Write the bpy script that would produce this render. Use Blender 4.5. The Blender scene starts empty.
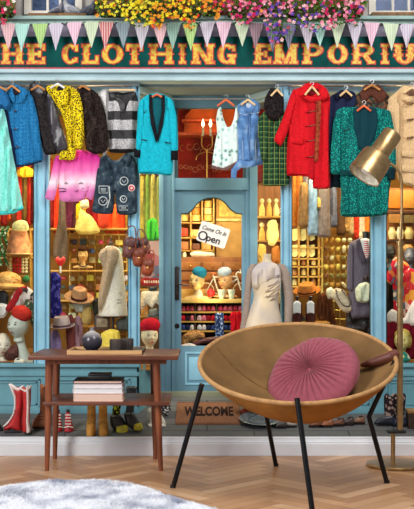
import bpy, bmesh, math, random
import numpy as np
from mathutils import Vector, Matrix, noise
from mathutils.geometry import delaunay_2d_cdt
random.seed(7)
PI = math.pi
C = bpy.context.scene.collection
CAM_Y, F = -5.8, 1067.0

# ------------------------------------------------------------------ helpers
def P(px, py, y):
    d = y - CAM_Y
    return Vector(((px - 207) * d / F, y, 1 + (271 - py) * d / F))
def S(y): return (y - CAM_Y) / F            # metres one photo unit spans at depth y

OFF = {}
def place(o, parent):
    C.objects.link(o)
    if parent is not None:
        o.parent = parent
        if parent.name in OFF:
            o.matrix_parent_inverse = Matrix.Translation(-OFF[parent.name])
def to_mesh(name, bm, mats, smooth=True):
    if isinstance(bm, (list, tuple)): bm = J(*bm)
    me = bpy.data.meshes.new(name)
    bm.normal_update()
    bm.to_mesh(me); bm.free()
    if not isinstance(mats, (list, tuple)): mats = [mats]
    for m in mats: me.materials.append(m)
    if smooth:
        for p in me.polygons: p.use_smooth = True
        me.set_sharp_from_angle(angle=math.radians(38))
    return me
def thing(name, label, cat, loc, group=None):
    o = bpy.data.objects.new(name, None); C.objects.link(o)
    o.empty_display_size = .02
    loc = Vector(loc); o.location = loc; OFF[o.name] = loc
    o['label'] = label; o['category'] = cat
    if group: o['group'] = group
    return o
def part(parent, name, bm, mat, label=None, smooth=True, kind=None):
    o = bpy.data.objects.new(name, to_mesh(name, bm, mat, smooth))
    place(o, parent)
    if label: o['label'] = label
    if kind: o['kind'] = kind
    return o
def one(name, label, cat, bm, mat, group=None, smooth=True, kind=None):
    me = to_mesh(name, bm, mat, smooth)
    n = len(me.vertices); co = np.empty(n * 3); me.vertices.foreach_get('co', co); co = co.reshape(-1, 3)
    org = np.array([(co[:, 0].min() + co[:, 0].max()) / 2, (co[:, 1].min() + co[:, 1].max()) / 2, co[:, 2].min()])
    me.vertices.foreach_set('co', (co - org).ravel()); me.update()
    o = bpy.data.objects.new(name, me); C.objects.link(o); o.location = Vector(org)
    OFF[o.name] = Vector(org)
    o['label'] = label; o['category'] = cat
    if group: o['group'] = group
    if kind: o['kind'] = kind
    return o
def struct(name, bm, mat, parent=None, smooth=True):
    o = bpy.data.objects.new(name, to_mesh(name, bm, mat, smooth)); place(o, parent)
    if parent is None: o['kind'] = 'structure'
    return o
def sroot(name):
    o = bpy.data.objects.new(name, None); C.objects.link(o); o['kind'] = 'structure'; o.empty_display_size = .02
    return o
def J(*bms):
    out = bmesh.new()
    for b in bms:
        if b is None: continue
        if isinstance(b, (list, tuple)): b = J(*b)
        me = bpy.data.meshes.new('t'); b.to_mesh(me); b.free(); out.from_mesh(me); bpy.data.meshes.remove(me)
    return out

def box(x0, x1, y0, y1, z0, z1, bev=0.0, mi=0):
    bm = bmesh.new()
    bmesh.ops.create_cube(bm, size=1)
    for v in bm.verts:
        v.co = Vector(((x0 + x1) / 2 + v.co.x * (x1 - x0), (y0 + y1) / 2 + v.co.y * (y1 - y0), (z0 + z1) / 2 + v.co.z * (z1 - z0)))
    if bev > 0:
        bmesh.ops.bevel(bm, geom=bm.edges[:], offset=bev, segments=2, affect='EDGES', profile=.6)
    for f in bm.faces: f.material_index = mi
    return bm
def bpx(px0, py0, px1, py1, yf, yb, bev=.002, mi=0):
    a = P(px0, py1, yf); b = P(px1, py0, yf)
    return box(a.x, b.x, yf, yb, a.z, b.z, bev, mi)
def tube(pts, r, n=8, closed=False, cap=True, mi=0):
    bm = bmesh.new(); pts = [Vector(p) for p in pts]; N = len(pts)
    rs = r if isinstance(r, (list, tuple)) else [r] * N
    rings = []; up = None
    for i, p in enumerate(pts):
        if closed: d = pts[(i + 1) % N] - pts[i - 1]
        else: d = pts[min(i + 1, N - 1)] - pts[max(i - 1, 0)]
        d.normalize()
        if up is None:
            up = Vector((0, 0, 1)) if abs(d.z) < .9 else Vector((0, 1, 0))
        a = d.cross(up).normalized(); b = a.cross(d).normalized(); up = b
        rings.append([bm.verts.new(p + (a * math.cos(2 * PI * k / n) + b * math.sin(2 * PI * k / n)) * rs[i]) for k in range(n)])
    for i in range(N if closed else N - 1):
        A, B = rings[i], rings[(i + 1) % N]
        for k in range(n): bm.faces.new((A[k], A[(k + 1) % n], B[(k + 1) % n], B[k])).material_index = mi
    if not closed and cap:
        bm.faces.new(rings[0][::-1]).material_index = mi; bm.faces.new(rings[-1]).material_index = mi
    bmesh.ops.recalc_face_normals(bm, faces=bm.faces[:])
    return bm
def tpx(pts, r, n=7, **k): return tube([P(*p) for p in pts], r, n, **k)
def spline(pts, n=6, closed=False):
    out = []; N = len(pts)
    for i in range(N if closed else N - 1):
        if closed: p0, p1, p2, p3 = pts[i - 1], pts[i], pts[(i + 1) % N], pts[(i + 2) % N]
        else: p0, p1, p2, p3 = pts[max(i - 1, 0)], pts[i], pts[i + 1], pts[min(i + 2, N - 1)]
        for k in range(n):
            t = k / n
            out.append(tuple(.5 * (2 * b + (c - a) * t + (2 * a - 5 * b + 4 * c - d) * t * t + (3 * b - a - 3 * c + d) * t ** 3) for a, b, c, d in zip(p0, p1, p2, p3)))
    if not closed: out.append(tuple(pts[-1]))
    return out
def lathe(prof, c, n=28, sy=1.0, M=None, mi=0):
    """prof: list of (r, z) bottom to top"""
    bm = bmesh.new(); rings = []
    for r, z in prof:
        if r < 1e-6: rings.append([bm.verts.new((0, 0, z))])
        else: rings.append([bm.verts.new((r * math.cos(2 * PI * k / n), sy * r * math.sin(2 * PI * k / n), z)) for k in range(n)])
    for A, B in zip(rings, rings[1:]):
        if len(A) == 1 and len(B) == 1: continue
        for k in range(n):
            k2 = (k + 1) % n
            if len(A) == 1: f = (A[0], B[k2], B[k])
            elif len(B) == 1: f = (A[k], A[k2], B[0])
            else: f = (A[k], A[k2], B[k2], B[k])
            bm.faces.new(f).material_index = mi
    if M is not None: bmesh.ops.transform(bm, matrix=M, verts=bm.verts)
    bmesh.ops.translate(bm, vec=Vector(c), verts=bm.verts)
    bmesh.ops.recalc_face_normals(bm, faces=bm.faces[:])
    return bm
def ell(c, rx, ry, rz, seg=20, rings=12, M=None):
    bm = bmesh.new(); bmesh.ops.create_uvsphere(bm, u_segments=seg, v_segments=rings, radius=1)
    for v in bm.verts: v.co = Vector((v.co.x * rx, v.co.y * ry, v.co.z * rz))
    if M is not None: bmesh.ops.transform(bm, matrix=M, verts=bm.verts)
    bmesh.ops.translate(bm, vec=Vector(c), verts=bm.verts)
    return bm
def epx(px, py, y, wpx, hpx, dep=None, tilt=0, seg=20):
    s = S(y); d = dep if dep else wpx * s * .8
    return ell(P(px, py, y), wpx * s, d, hpx * s, seg, 12, Matrix.Rotation(math.radians(tilt), 4, 'Y'))
def loft(secs, n=20, cap=True):
    """secs: (px, py, y, half width in photo units, half depth in metres), any order along the body"""
    bm = bmesh.new(); rings = []
    for px, py, y, w, d in secs:
        c = P(px, py, y); s = S(y)
        rings.append([bm.verts.new((c.x + w * s * math.cos(2 * PI * k / n), c.y + d * math.sin(2 * PI * k / n), c.z)) for k in range(n)])
    for A, B in zip(rings, rings[1:]):
        for k in range(n): bm.faces.new((A[k], A[(k + 1) % n], B[(k + 1) % n], B[k]))
    if cap: bm.faces.new(rings[0][::-1]); bm.faces.new(rings[-1])
    bmesh.ops.recalc_face_normals(bm, faces=bm.faces[:])
    return bm
def lofts(secs, n=20, k=4): return loft(spline(secs, k), n)
def prism(pts, yf, yb, bev=0.0, world=False, mi=0):
    bm = bmesh.new()
    q = [Vector((p[0], yf, p[1])) if world else P(p[0], p[1], yf) for p in pts]
    a = [bm.verts.new(p) for p in q]; b = [bm.verts.new((p.x, yb, p.z)) for p in q]
    n = len(a); fs = [bm.faces.new(a), bm.faces.new(b[::-1])]
    for i in range(n): bm.faces.new((a[i], b[i], b[(i + 1) % n], a[(i + 1) % n]))
    bmesh.ops.recalc_face_normals(bm, faces=bm.faces[:])
    if bev > 0: bmesh.ops.bevel(bm, geom=[e for e in bm.edges], offset=bev, segments=1, affect='EDGES')
    bmesh.ops.triangulate(bm, faces=[f for f in bm.faces if len(f.verts) > 4])
    for f in bm.faces: f.material_index = mi
    return bm
def puff(pts, y, t, edge=5.0, folds=0.0, fk=.55, step=2.0, sm=True, lean=0.0, back=.6, seed=0, dirx=1.0, dirz=.12, crumple=0.0):
    """A stuffed, cloth-like body with the given outline (photo units at depth y), thick t at the
    middle in front and back*t behind, folds running down it."""
    if sm:
        raw = [tuple(p) for p in pts]; cr = spline(raw, 4, True); m_ = len(raw)
        pts = [tuple(.5 * c[k] + .5 * (raw[i // 4][k] * (1 - i % 4 / 4) + raw[(i // 4 + 1) % m_][k] * (i % 4 / 4)) for k in (0, 1)) for i, c in enumerate(cr)]
    out = []; N = len(pts)
    for i in range(N):
        a = np.array(pts[i]); b = np.array(pts[(i + 1) % N]); L = np.hypot(*(b - a)); k = max(1, int(L / step))
        for j in range(k): out.append(a + (b - a) * j / k)
    out = np.array(out); n = len(out)
    x0, z0 = out.min(0); x1, z1 = out.max(0)
    gx, gz = np.meshgrid(np.arange(x0 + step / 2, x1, step), np.arange(z0 + step / 2, z1, step))
    g = np.c_[gx.ravel(), gz.ravel()]
    A = out; B = np.roll(out, -1, 0)
    ins = np.zeros(len(g), bool)
    for a, b in zip(A, B):
        if a[1] == b[1]: continue
        c = ((a[1] > g[:, 1]) != (b[1] > g[:, 1])) & (g[:, 0] < (b[0] - a[0]) * (g[:, 1] - a[1]) / (b[1] - a[1]) + a[0])
        ins ^= c
    g = g[ins]
    def dist(q):
        d = np.full(len(q), 1e9)
        for a, b in zip(A, B):
            ab = b - a; L = max(ab @ ab, 1e-9); u = np.clip(((q - a) @ ab) / L, 0, 1)
            d = np.minimum(d, np.hypot(*((q - a) - u[:, None] * ab).T))
        return d
    if len(g): g = g[dist(g) > step * .45]
    allp = np.r_[out, g]
    vs, es, fs, *_ = delaunay_2d_cdt([Vector(p) for p in allp], [(i, (i + 1) % n) for i in range(n)], [], 1, 1e-5)
    q = np.array([tuple(v) for v in vs]); d = dist(q)
    onb = d < 1e-3
    e = min(edge, max(d.max(), .1))
    u = np.clip(d / e, 0, 1); pr = np.sqrt(np.clip(1 - (1 - u) ** 2, 0, 1))
    ph = seed * 1.7
    fo = np.sin(q[:, 0] * fk * dirx + q[:, 1] * dirz * fk + ph + 1.3 * np.sin(q[:, 1] * .06 + ph)) + .5 * np.sin(q[:, 0] * fk * 2.3 + ph * 2 - q[:, 1] * .05)
    fo = fo * folds * pr
    if crumple:
        cr = np.array([noise.noise(Vector((p[0] * .16, p[1] * .16, seed))) for p in q]); fo = fo + cr * crumple * pr
    bm = bmesh.new(); fv = []; bv = []; zc = (z0 + z1) / 2
    for (a, b), p_, f_, on in zip(q, pr, fo, onb):
        w = P(a, b, y); ly = lean * (b - zc) * S(y)
        v1 = bm.verts.new((w.x, y - t * p_ + f_ + ly, w.z)); fv.append(v1)
        bv.append(v1 if on else bm.verts.new((w.x, y + t * back * p_ + f_ * .5 + ly, w.z)))
    for f in fs:
        for L_, fl in ((fv, 0), (bv, 1)):
            vv = [L_[i] for i in f]
            if fl: vv = vv[::-1]
            try: bm.faces.new(vv)
            except ValueError: pass
    bmesh.ops.recalc_face_normals(bm, faces=bm.faces[:])
    return bm
def stroke(pts, w, y, t=.002):
    """raised flat line work: polyline in photo units, w wide"""
    return tube([P(a, b, y) for a, b in pts], w * S(y) / 2, 6)
def text_bm(s, px, py, y, hpx, depth=.001, rot=0, sx=1.0, bold=0.0, align='LEFT', shear=0, M=None):
    cu = bpy.data.curves.new('t', 'FONT'); cu.body = s; cu.size = hpx * S(y) / .7; cu.extrude = depth; cu.offset = bold
    cu.align_x = align; cu.shear = shear
    o = bpy.data.objects.new('t', cu); C.objects.link(o)
    dg = bpy.context.evaluated_depsgraph_get(); me = bpy.data.meshes.new_from_object(o.evaluated_get(dg))
    bm = bmesh.new(); bm.from_mesh(me)
    bpy.data.objects.remove(o); bpy.data.curves.remove(cu); bpy.data.meshes.remove(me)
    X = Matrix.Rotation(PI / 2, 4, 'X') @ Matrix.Rotation(math.radians(rot), 4, 'Z') @ Matrix.Diagonal((sx, 1, 1, 1))
    if M is not None: X = M
    bmesh.ops.transform(bm, matrix=X, verts=bm.verts)
    if M is None: bmesh.ops.translate(bm, vec=P(px, py, y), verts=bm.verts)
    return bm

# ------------------------------------------------------------------ materials
def lin(c):
    r = []
    for v in c[:3]:
        v = v / 255; r.append(v / 12.92 if v <= .04045 else ((v + .055) / 1.055) ** 2.4)
    return (*r, 1)
class N:
    def __init__(s, name):
        s.m = bpy.data.materials.new(name); s.m.use_nodes = True; s.t = s.m.node_tree; s.n = s.t.nodes
        s.b = s.n['Principled BSDF']; s.tc = s.n.new('ShaderNodeTexCoord')
    def new(s, k, **kw):
        n = s.n.new(k)
        for a, v in kw.items(): setattr(n, a, v)
        return n
    def link(s, a, b): s.t.links.new(a, b)
    def noise(s, sc, det=3, vec=None):
        n = s.new('ShaderNodeTexNoise'); n.inputs['Scale'].default_value = sc; n.inputs['Detail'].default_value = det
        s.link(vec or s.tc.outputs['Object'], n.inputs['Vector']); return n.outputs['Fac']
    def ramp(s, fac, stops, mode='LINEAR'):
        r = s.new('ShaderNodeValToRGB'); r.color_ramp.interpolation = mode; e = r.color_ramp.elements
        while len(e) < len(stops): e.new(.5)
        for x, (p, c) in zip(e, stops): x.position = p; x.color = lin(c)
        s.link(fac, r.inputs['Fac']); return r.outputs['Color']
    def math(s, op, a, b=None, c=None):
        n = s.new('ShaderNodeMath', operation=op)
        for i, v in enumerate((a, b, c)):
            if v is None: continue
            if isinstance(v, (int, float)): n.inputs[i].default_value = v
            else: s.link(v, n.inputs[i])
        return n.outputs[0]
    def mix(s, f, a, b):
        n = s.new('ShaderNodeMix', data_type='RGBA')
        for k, v in ((0, f), (6, a), (7, b)):
            if isinstance(v, (int, float)): n.inputs[k].default_value = v
            elif isinstance(v, tuple): n.inputs[k].default_value = lin(v)
            else: s.link(v, n.inputs[k])
        return n.outputs[2]
    def xyz(s):
        n = s.new('ShaderNodeSeparateXYZ'); s.link(s.tc.outputs['Object'], n.inputs[0]); return n.outputs
    def bump(s, h, st=.4, dist=.003):
        b = s.new('ShaderNodeBump'); b.inputs['Strength'].default_value = st; b.inputs['Distance'].default_value = dist
        s.link(h, b.inputs['Height']); s.link(b.outputs[0], s.b.inputs['Normal'])
    def col(s, c):
        if isinstance(c, tuple): s.b.inputs['Base Color'].default_value = lin(c)
        else: s.link(c, s.b.inputs['Base Color'])
        return s
    def pr(s, rough=.7, metal=0, **kw):
        if rough > .6: s.b.inputs['Specular IOR Level'].default_value = .12
        s.b.inputs['Roughness'].default_value = rough; s.b.inputs['Metallic'].default_value = metal
        for k, v in kw.items(): s.b.inputs[k.replace('_', ' ')].default_value = v
        return s
CACHE = {}
def M(c, rough=.75, metal=0.0, var=.18, sc=40, bump=.3, sheen=0.0, bd=.002):
    """mottled plain material"""
    key = (c, rough, metal, var, sc, bump, sheen, bd)
    if key in CACHE: return CACHE[key]
    n = N('surface'); f = n.noise(sc, 4)
    lo = tuple(max(0, v * (1 - var)) for v in c); hi = tuple(min(255, v * (1 + var)) for v in c)
    n.col(n.ramp(f, [(.3, lo), (.7, hi)])).pr(rough, metal)
    if sheen: n.b.inputs['Sheen Weight'].default_value = sheen
    if bump: n.bump(n.noise(sc * 2.5, 4), bump, bd)
    CACHE[key] = n.m; return n.m
def cloth(c, var=.14, sc=80, bump=.10): return M(c, .85, 0, var * .8, sc, bump, .0, .002)
def stripes(a, b, axis='X', per=.02, duty=.5, rough=.8, lo=None):
    n = N('striped'); c = n.xyz()[axis]
    f = n.math('FRACT', n.math('DIVIDE', c, per)); g = n.math('LESS_THAN', f, duty)
    n.col(n.mix(g, a, b)).pr(rough); n.bump(n.noise(120), .3, .002); return n.m
def spots(a, b, sc=90, th=.32, rough=.8, rnd=1.0):
    n = N('spotted'); v = n.new('ShaderNodeTexVoronoi'); v.inputs['Scale'].default_value = sc; v.inputs['Randomness'].default_value = rnd
    w = n.new('ShaderNodeVectorMath', operation='ADD'); nn = n.new('ShaderNodeTexNoise'); nn.inputs['Scale'].default_value = sc * .9
    n.link(n.tc.outputs['Object'], nn.inputs['Vector']); m = n.new('ShaderNodeVectorMath', operation='SCALE'); m.inputs['Scale'].default_value = .9 / sc
    n.link(nn.outputs['Color'], m.inputs[0]); n.link(n.tc.outputs['Object'], w.inputs[0]); n.link(m.outputs[0], w.inputs[1]); n.link(w.outputs[0], v.inputs['Vector'])
    n.col(n.mix(n.math('LESS_THAN', v.outputs['Distance'], th), a, b)).pr(rough); n.bump(n.noise(100), .3, .002); return n.m
def patches(cols, sc=30, rough=.85, bump=.4):
    n = N('patchwork'); v = n.new('ShaderNodeTexVoronoi'); v.inputs['Scale'].default_value = sc
    n.link(n.tc.outputs['Object'], v.inputs['Vector']); s = n.new('ShaderNodeSeparateXYZ'); n.link(v.outputs['Color'], s.inputs[0])
    k = len(cols); n.col(n.ramp(s.outputs[0], [(i / k, c) for i, c in enumerate(cols)], 'CONSTANT')).pr(rough); n.bump(n.noise(sc * 3), bump, .003); return n.m
def wood(c, c2, axis='X', sc=6, rough=.45):
    n = N('wood'); mp = n.new('ShaderNodeMapping'); s = {'X': (1, 12, 12), 'Y': (12, 1, 12), 'Z': (12, 12, 1)}[axis]
    mp.inputs['Scale'].default_value = s; n.link(n.tc.outputs['Object'], mp.inputs[0])
    f = n.noise(sc, 6, mp.outputs[0]); n.col(n.ramp(f, [(.3, c), (.7, c2)])).pr(rough); n.bump(f, .15, .002); return n.m
def fur(c, c2, sc=90):
    n = N('fur'); f = n.noise(sc, 8); n.col(n.ramp(f, [(.35, c), (.65, c2)])).pr(.95); n.bump(f, 1, .012); return n.m
def glassmat():
    n = N('glass'); t = n.t; n.n.remove(n.b)
    tr = n.new('ShaderNodeBsdfTransparent'); tr.inputs[0].default_value = (.95, .97, .97, 1)
    gl = n.new('ShaderNodeBsdfGlossy'); gl.inputs['Roughness'].default_value = .03
    fr = n.new('ShaderNodeFresnel'); fr.inputs[0].default_value = 1.16; mx = n.new('ShaderNodeMixShader')
    ge = n.new('ShaderNodeNewGeometry'); k = n.math('MULTIPLY', fr.outputs[0], n.math('SUBTRACT', 1.0, ge.outputs['Backfacing']))
    n.link(k, mx.inputs[0]); n.link(tr.outputs[0], mx.inputs[1]); n.link(gl.outputs[0], mx.inputs[2])
    n.link(mx.outputs[0], n.n['Material Output'].inputs[0]); return n.m
def emis(c, s):
    n = N('lit'); n.col(c); n.b.inputs['Emission Color'].default_value = lin(c); n.b.inputs['Emission Strength'].default_value = s; return n.m
GLASS = glassmat()
BLACK = M((22, 22, 26), .5, 0, .2, 60, .2)
WHITE = M((235, 235, 232), .5, 0, .03, 20, .05)
def paint(c, rough=.45, var=.06):
    n = N('painted_wood'); f = n.noise(7, 5); g = n.noise(60, 5)
    lo = tuple(v * (1 - var) for v in c); hi = tuple(min(255, v * (1 + var)) for v in c)
    k = n.mix(n.ramp(g, [(.68, (0, 0, 0)), (.8, (90, 90, 90))]), n.ramp(f, [(.3, lo), (.7, hi)]), tuple(min(255, v + 45) for v in c))
    n.col(k).pr(rough + .15); n.b.inputs['Specular IOR Level'].default_value = .25; n.bump(g, .08, .002); return n.m
BLUE = paint((140, 192, 214)); BLUE2 = paint((100, 148, 160)); DOOR_SHADED = paint((106, 146, 166)); PALE = paint((170, 194, 200))  # door blue is darkened: the doorway's shade is put into its colour
MINT = paint((150, 178, 172)); GREY = paint((120, 130, 142))
SHOPWOOD = wood((150, 92, 34), (205, 145, 62), 'X'); SHELFW = wood((185, 130, 50), (228, 182, 84), 'X'); DARKW = wood((60, 34, 20), (100, 60, 34), 'X')
GOLD = M((222, 170, 84), .32, .9, .12, 20, .05); BRASSW = M((205, 160, 80), .4, .7, .1, 20, .05)

def line(w, h): return [w, h]
def buttons(parent, pts, y, r, mat, name='button'):
    for a, b in pts: part(parent, name, epx(a, b, y, r, r, r * S(y) * .45, seg=10), mat)
def hanger(px, py, y, half, drop, label, mat, hook=True, name='clothes_hanger'):
    """wooden coat hanger: hook above (px,py), shoulders half wide"""
    y -= .036
    t = thing(name, label, 'hanger', P(px, py, y), 'clothes hangers on the rail above the shop windows')
    part(t, 'hanger_arm', tpx(spline([(px - half, py + drop, y), (px - half * .4, py + drop * .35, y), (px, py, y), (px + half * .4, py + drop * .35, y), (px + half, py + drop, y)], 4), 1.1 * S(y), 7), mat)
    k = P(px, py, y); s = S(y)
    part(t, 'hook', tube([k + Vector((math.cos(a) * 1.7 * s - 0, 0, (3.6 + math.sin(a) * 1.7) * s)) for a in np.linspace(-PI * .5, PI * 1.05, 10)] [::-1] + [k], .35 * s, 6), STEEL)
    return t
STEEL = M((170, 172, 176), .3, .9, .05, 20, 0)

# a display head: skull, neck, nose, lips, eyes
def head(parent, px, py, y, h, skin, yaw=0, neck=.55, bust=False, lips=(150, 50, 45), tilt=0, eyes=True, flare=.34):
    """px,py = middle of the head; h = height in photo units"""
    s = S(y); H = h * s; c = P(px, py, y)
    R = Matrix.Rotation(math.radians(tilt), 4, 'Y') @ Matrix.Rotation(math.radians(yaw), 4, 'Z')
    bm = bmesh.new(); bmesh.ops.create_uvsphere(bm, u_segments=32, v_segments=24, radius=1)
    for v in bm.verts:
        x, yy, z = v.co
        w = .37 * (1 - .32 * max(0, -z) ** 1.6); d = .44 * (1 - .22 * max(0, -z) ** 1.5)
        q = Vector((x * w, yy * d, z * .5))
        fr = max(0, -yy)                         # face looks to -Y
        if z < 0 and fr > .2: q.y -= .03 * fr
        q.y -= .11 * math.exp(-((x / .13) ** 2) - ((z + .12) / .17) ** 2) * (fr > .2)
        for sx in (-1, 1): q.y += .045 * math.exp(-(((x - sx * .36) / .2) ** 2) - ((z - .05) / .13) ** 2) * (fr > .2)
        q.y -= .03 * math.exp(-((x / .22) ** 2) - ((z + .5) / .09) ** 2) * (fr > .2)
        q.y -= .04 * math.exp(-((x / .25) ** 2) - ((z + .85) / .15) ** 2) * (fr > .1)
        v.co = (R @ q) * H
    for v in bm.verts: v.co += c
    nk = lofts([(px, py + h * .3, y + .06 * H, h * .19, H * .19), (px, py + h * .5, y + .05 * H, h * .17, H * .17), (px, py + h * (.5 + neck * .6), y + .04 * H, h * .19, H * .19),
                (px, py + h * (.5 + neck), y + .04 * H, h * (.62 if bust else flare), H * (.3 if flare > .2 else .18))] + ([(px, py + h * (.6 + neck), y + .04 * H, h * .66, H * .32)] if bust else []), 20)
    o = part(parent, 'head', [bm, nk], skin)
    def at(x, z, out=0): return c + (R @ Vector((x, -(.455 - abs(x) * .5 + out), z))) * H
    if eyes:
        for sx in (-1, 1):
            part(parent, 'eye', ell(at(sx * .13, .03, -.02), .055 * H, .03 * H, .024 * H, 10, 8, R), BLACK)
            part(parent, 'eyebrow', ell(at(sx * .14, .11, -.01), .075 * H, .02 * H, .013 * H, 10, 8, R), M((70, 45, 35)))
    part(parent, 'lips', ell(at(0, -.25, .0), .075 * H, .035 * H, .032 * H, 10, 8, R), M(lips, .4))
    return o
def hat(px, py, y, w, ch, cw, mat, band, label, tilt=0, brimz=.14, group=None, name='fedora_hat', cat='hat', roll=20):
    """brimmed hat: px,py = middle of the brim; w = brim half width, ch crown height, cw crown half width"""
    s = S(y); t = thing(name, label, cat, P(px, py, y), group)
    Mx = Matrix.Rotation(math.radians(tilt), 4, 'Y') @ Matrix.Rotation(math.radians(roll), 4, 'X')
    W, H, Q = w * s, ch * s, cw * s; c = P(px, py, y)
    part(t, 'brim', lathe([(Q * .9, 0), (W * .8, 0), (W, W * brimz), (W * .985, W * brimz + .0022), (W * .8, .003), (Q * .9, .003)], c, 32, .85, Mx), mat)
    part(t, 'crown', lathe([(Q, 0), (Q * 1.02, H * .3), (Q * .93, H * .75), (Q * .8, H * .97), (Q * .5, H), (Q * .2, H * .84), (0, H * .8)], c, 32, .85, Mx), mat)
    part(t, 'hat_band', lathe([(Q * 1.03, H * .05), (Q * 1.05, H * .08), (Q * 1.05, H * .28), (Q * 1.0, H * .31)], c, 32, .85, Mx), band)
    return t

# ================================================================== THE ROOM
def parquet():
    n = N('herringbone_oak'); at = n.new('ShaderNodeAttribute', attribute_name='plank'); uv = n.new('ShaderNodeUVMap')
    mp = n.new('ShaderNodeMapping'); mp.inputs['Scale'].default_value = (3, 60, 1)
    ad = n.new('ShaderNodeVectorMath', operation='ADD'); n.link(uv.outputs[0], mp.inputs[0]); n.link(mp.outputs[0], ad.inputs[0])
    sc = n.new('ShaderNodeVectorMath', operation='SCALE'); sc.inputs['Scale'].default_value = 40; n.link(at.outputs['Color'], sc.inputs[0]); n.link(sc.outputs[0], ad.inputs[1])
    g = n.noise(1.0, 5, ad.outputs[0])
    sp = n.new('ShaderNodeSeparateColor'); n.link(at.outputs['Color'], sp.inputs[0])
    base = n.ramp(sp.outputs[0], [(0, (164, 118, 80)), (.35, (184, 138, 98)), (.7, (196, 152, 112)), (1, (208, 168, 130))])
    n.col(n.mix(n.ramp(g, [(.35, (90, 90, 90)), (.6, (0, 0, 0))]), base, (140, 100, 70)))
    n.pr(.36); n.bump(g, .12, .002); return n.m
def make_floor():
    bm = bmesh.new(); uvl = bm.loops.layers.uv.new('UVMap'); cl = bm.loops.layers.color.new('plank')
    L, W = .42, .07; k = L / W; cs = math.cos(PI / 4); rnd = random.Random(3)
    def plank(ox, oy, horiz):
        w, l = (L, W) if horiz else (W, L)
        g = .0007; q = [(ox + g, oy + g), (ox + w - g, oy + g), (ox + w - g, oy + l - g), (ox + g, oy + l - g)]
        r = [((a - b) * cs + .02, (a + b) * cs - 1.9) for a, b in q]
        mx = sum(a for a, b in r) / 4; my = sum(b for a, b in r) / 4
        if not (-2.3 < mx < 2.3 and -4.0 < my < .26): return
        f = bm.faces.new([bm.verts.new((a, b, 0)) for a, b in r]); v = rnd.random(); v2 = rnd.random()
        uvs = [(0, 0), (L, 0), (L, W), (0, W)] if horiz else [(0, 0), (0, W), (L, W), (L, 0)]
        for lp, u in zip(f.loops, uvs): lp[uvl].uv = u; lp[cl] = (v, v2, v * .5, 1)
    for i in range(-80, 80):
        for j in range(-12, 12):
            ox = i * W + j * L; oy = i * W - j * L
            plank(ox, oy, True); plank(ox + L, oy + W - L, False)
    return bm
fl = struct('floor', make_floor(), parquet(), smooth=False)
sub = struct('subfloor', box(-2.6, 2.6, -4.3, .02, -.06, -.0015), M((70, 48, 34)), fl)

# baseboard
def basebd(x0, x1):
    prof = [(0, 0), (-.022, 0), (-.022, .062), (-.019, .068), (-.019, .074), (-.013, .08), (-.010, .088), (-.010, .096), (-.006, .1), (0, .1)]
    bm = bmesh.new(); a = [bm.verts.new((x0, y, z)) for y, z in prof]; b = [bm.verts.new((x1, y, z)) for y, z in prof]
    for i in range(len(a)): bm.faces.new((a[i], a[(i + 1) % len(a)], b[(i + 1) % len(a)], b[i]))
    bm.faces.new(a[::-1]); bm.faces.new(b); bmesh.ops.recalc_face_normals(bm, faces=bm.faces[:]); return bm
struct('baseboard_back', basebd(-1.7, 1.7), M((222, 226, 232), .4, 0, .02, 10, .03), smooth=False)

# ------------------------------------------------------------------ side table
TEAK = wood((78, 40, 26), (116, 64, 42), 'X', 5, .38); TEAKV = wood((96, 48, 28), (146, 82, 50), 'Z', 5, .38)
tab = thing('side_table', 'brown teak side table with tapered legs and a lower shelf', 'table', (-.52, -.29, 0))
X0, X1 = -.885, -.142
part(tab, 'tabletop', box(X0, X1, -.535, -.06, .56, .582, .006), TEAK)
part(tab, 'apron', [box(X0 + .09, X1 - .06, -.475, -.455, .535, .56, .002), box(X0 + .09, X1 - .06, -.14, -.12, .535, .56, .002)], TEAKV)
part(tab, 'shelf', box(-.815, -.185, -.5, -.1, .331, .348, .004), TEAK)
for x, y, dx in ((-.79, -.455, -.012), (-.255, -.455, .024), (-.80, -.12, -.01), (-.285, -.12, .01)):
    part(tab, 'leg', tube([(x + dx, y, 0.0), (x + dx * .4, y, .3), (x, y, .56)], [.0115, .0175, .02], 16), TEAKV)
# books
def book(x0, x1, y0, y1, z0, z1, cov, label, pages=(232, 224, 222)):
    t = thing('book', label, 'book', ((x0 + x1) / 2, (y0 + y1) / 2, z0), 'books stacked on the shelf of the side table')
    c = .0022; m = M(cov, .6, 0, .06, 40, .1)
    part(t, 'cover', [box(x0, x1, y0, y1, z0, z0 + c), box(x0, x1, y0, y1, z1 - c, z1), box(x0, x0 + c, y0, y1, z0, z1)], m, smooth=False)
    part(t, 'pages', box(x0 + .003, x1 - .004, y0 + .003, y1 - .004, z0 + c, z1 - c), stripes(pages, tuple(v - 22 for v in pages), 'Z', .0028, .6), smooth=False)
zb = .3484
book(-.668, -.419, -.47, -.29, zb, zb + .040, (226, 190, 170), 'thick peach-edged book at the bottom of the stack', (228, 196, 180))
book(-.671, -.421, -.468, -.288, zb + .0402, zb + .066, (214, 210, 214), 'white paperback above the peach book in the stack', (226, 224, 226))
book(-.668, -.422, -.469, -.29, zb + .0662, zb + .089, (222, 218, 220), 'white book with pinkish edges just below the black one', (230, 222, 224))
book(-.669, -.424, -.472, -.289, zb + .0892, zb + .104, (20, 20, 24), 'thin black-covered book on top of the stack', (226, 190, 176))
bx = thing('trinket_box', 'small black round-cornered box lying on top of the stacked books', 'box', (-.55, -.38, zb + .1045))
part(bx, 'box_body', box(-.598, -.487, -.43, -.33, zb + .1045, zb + .124, .005), BLACK)
part(bx, 'lid', box(-.6, -.485, -.432, -.328, zb + .1242, zb + .134, .004), M((30, 30, 34), .4))
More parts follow.
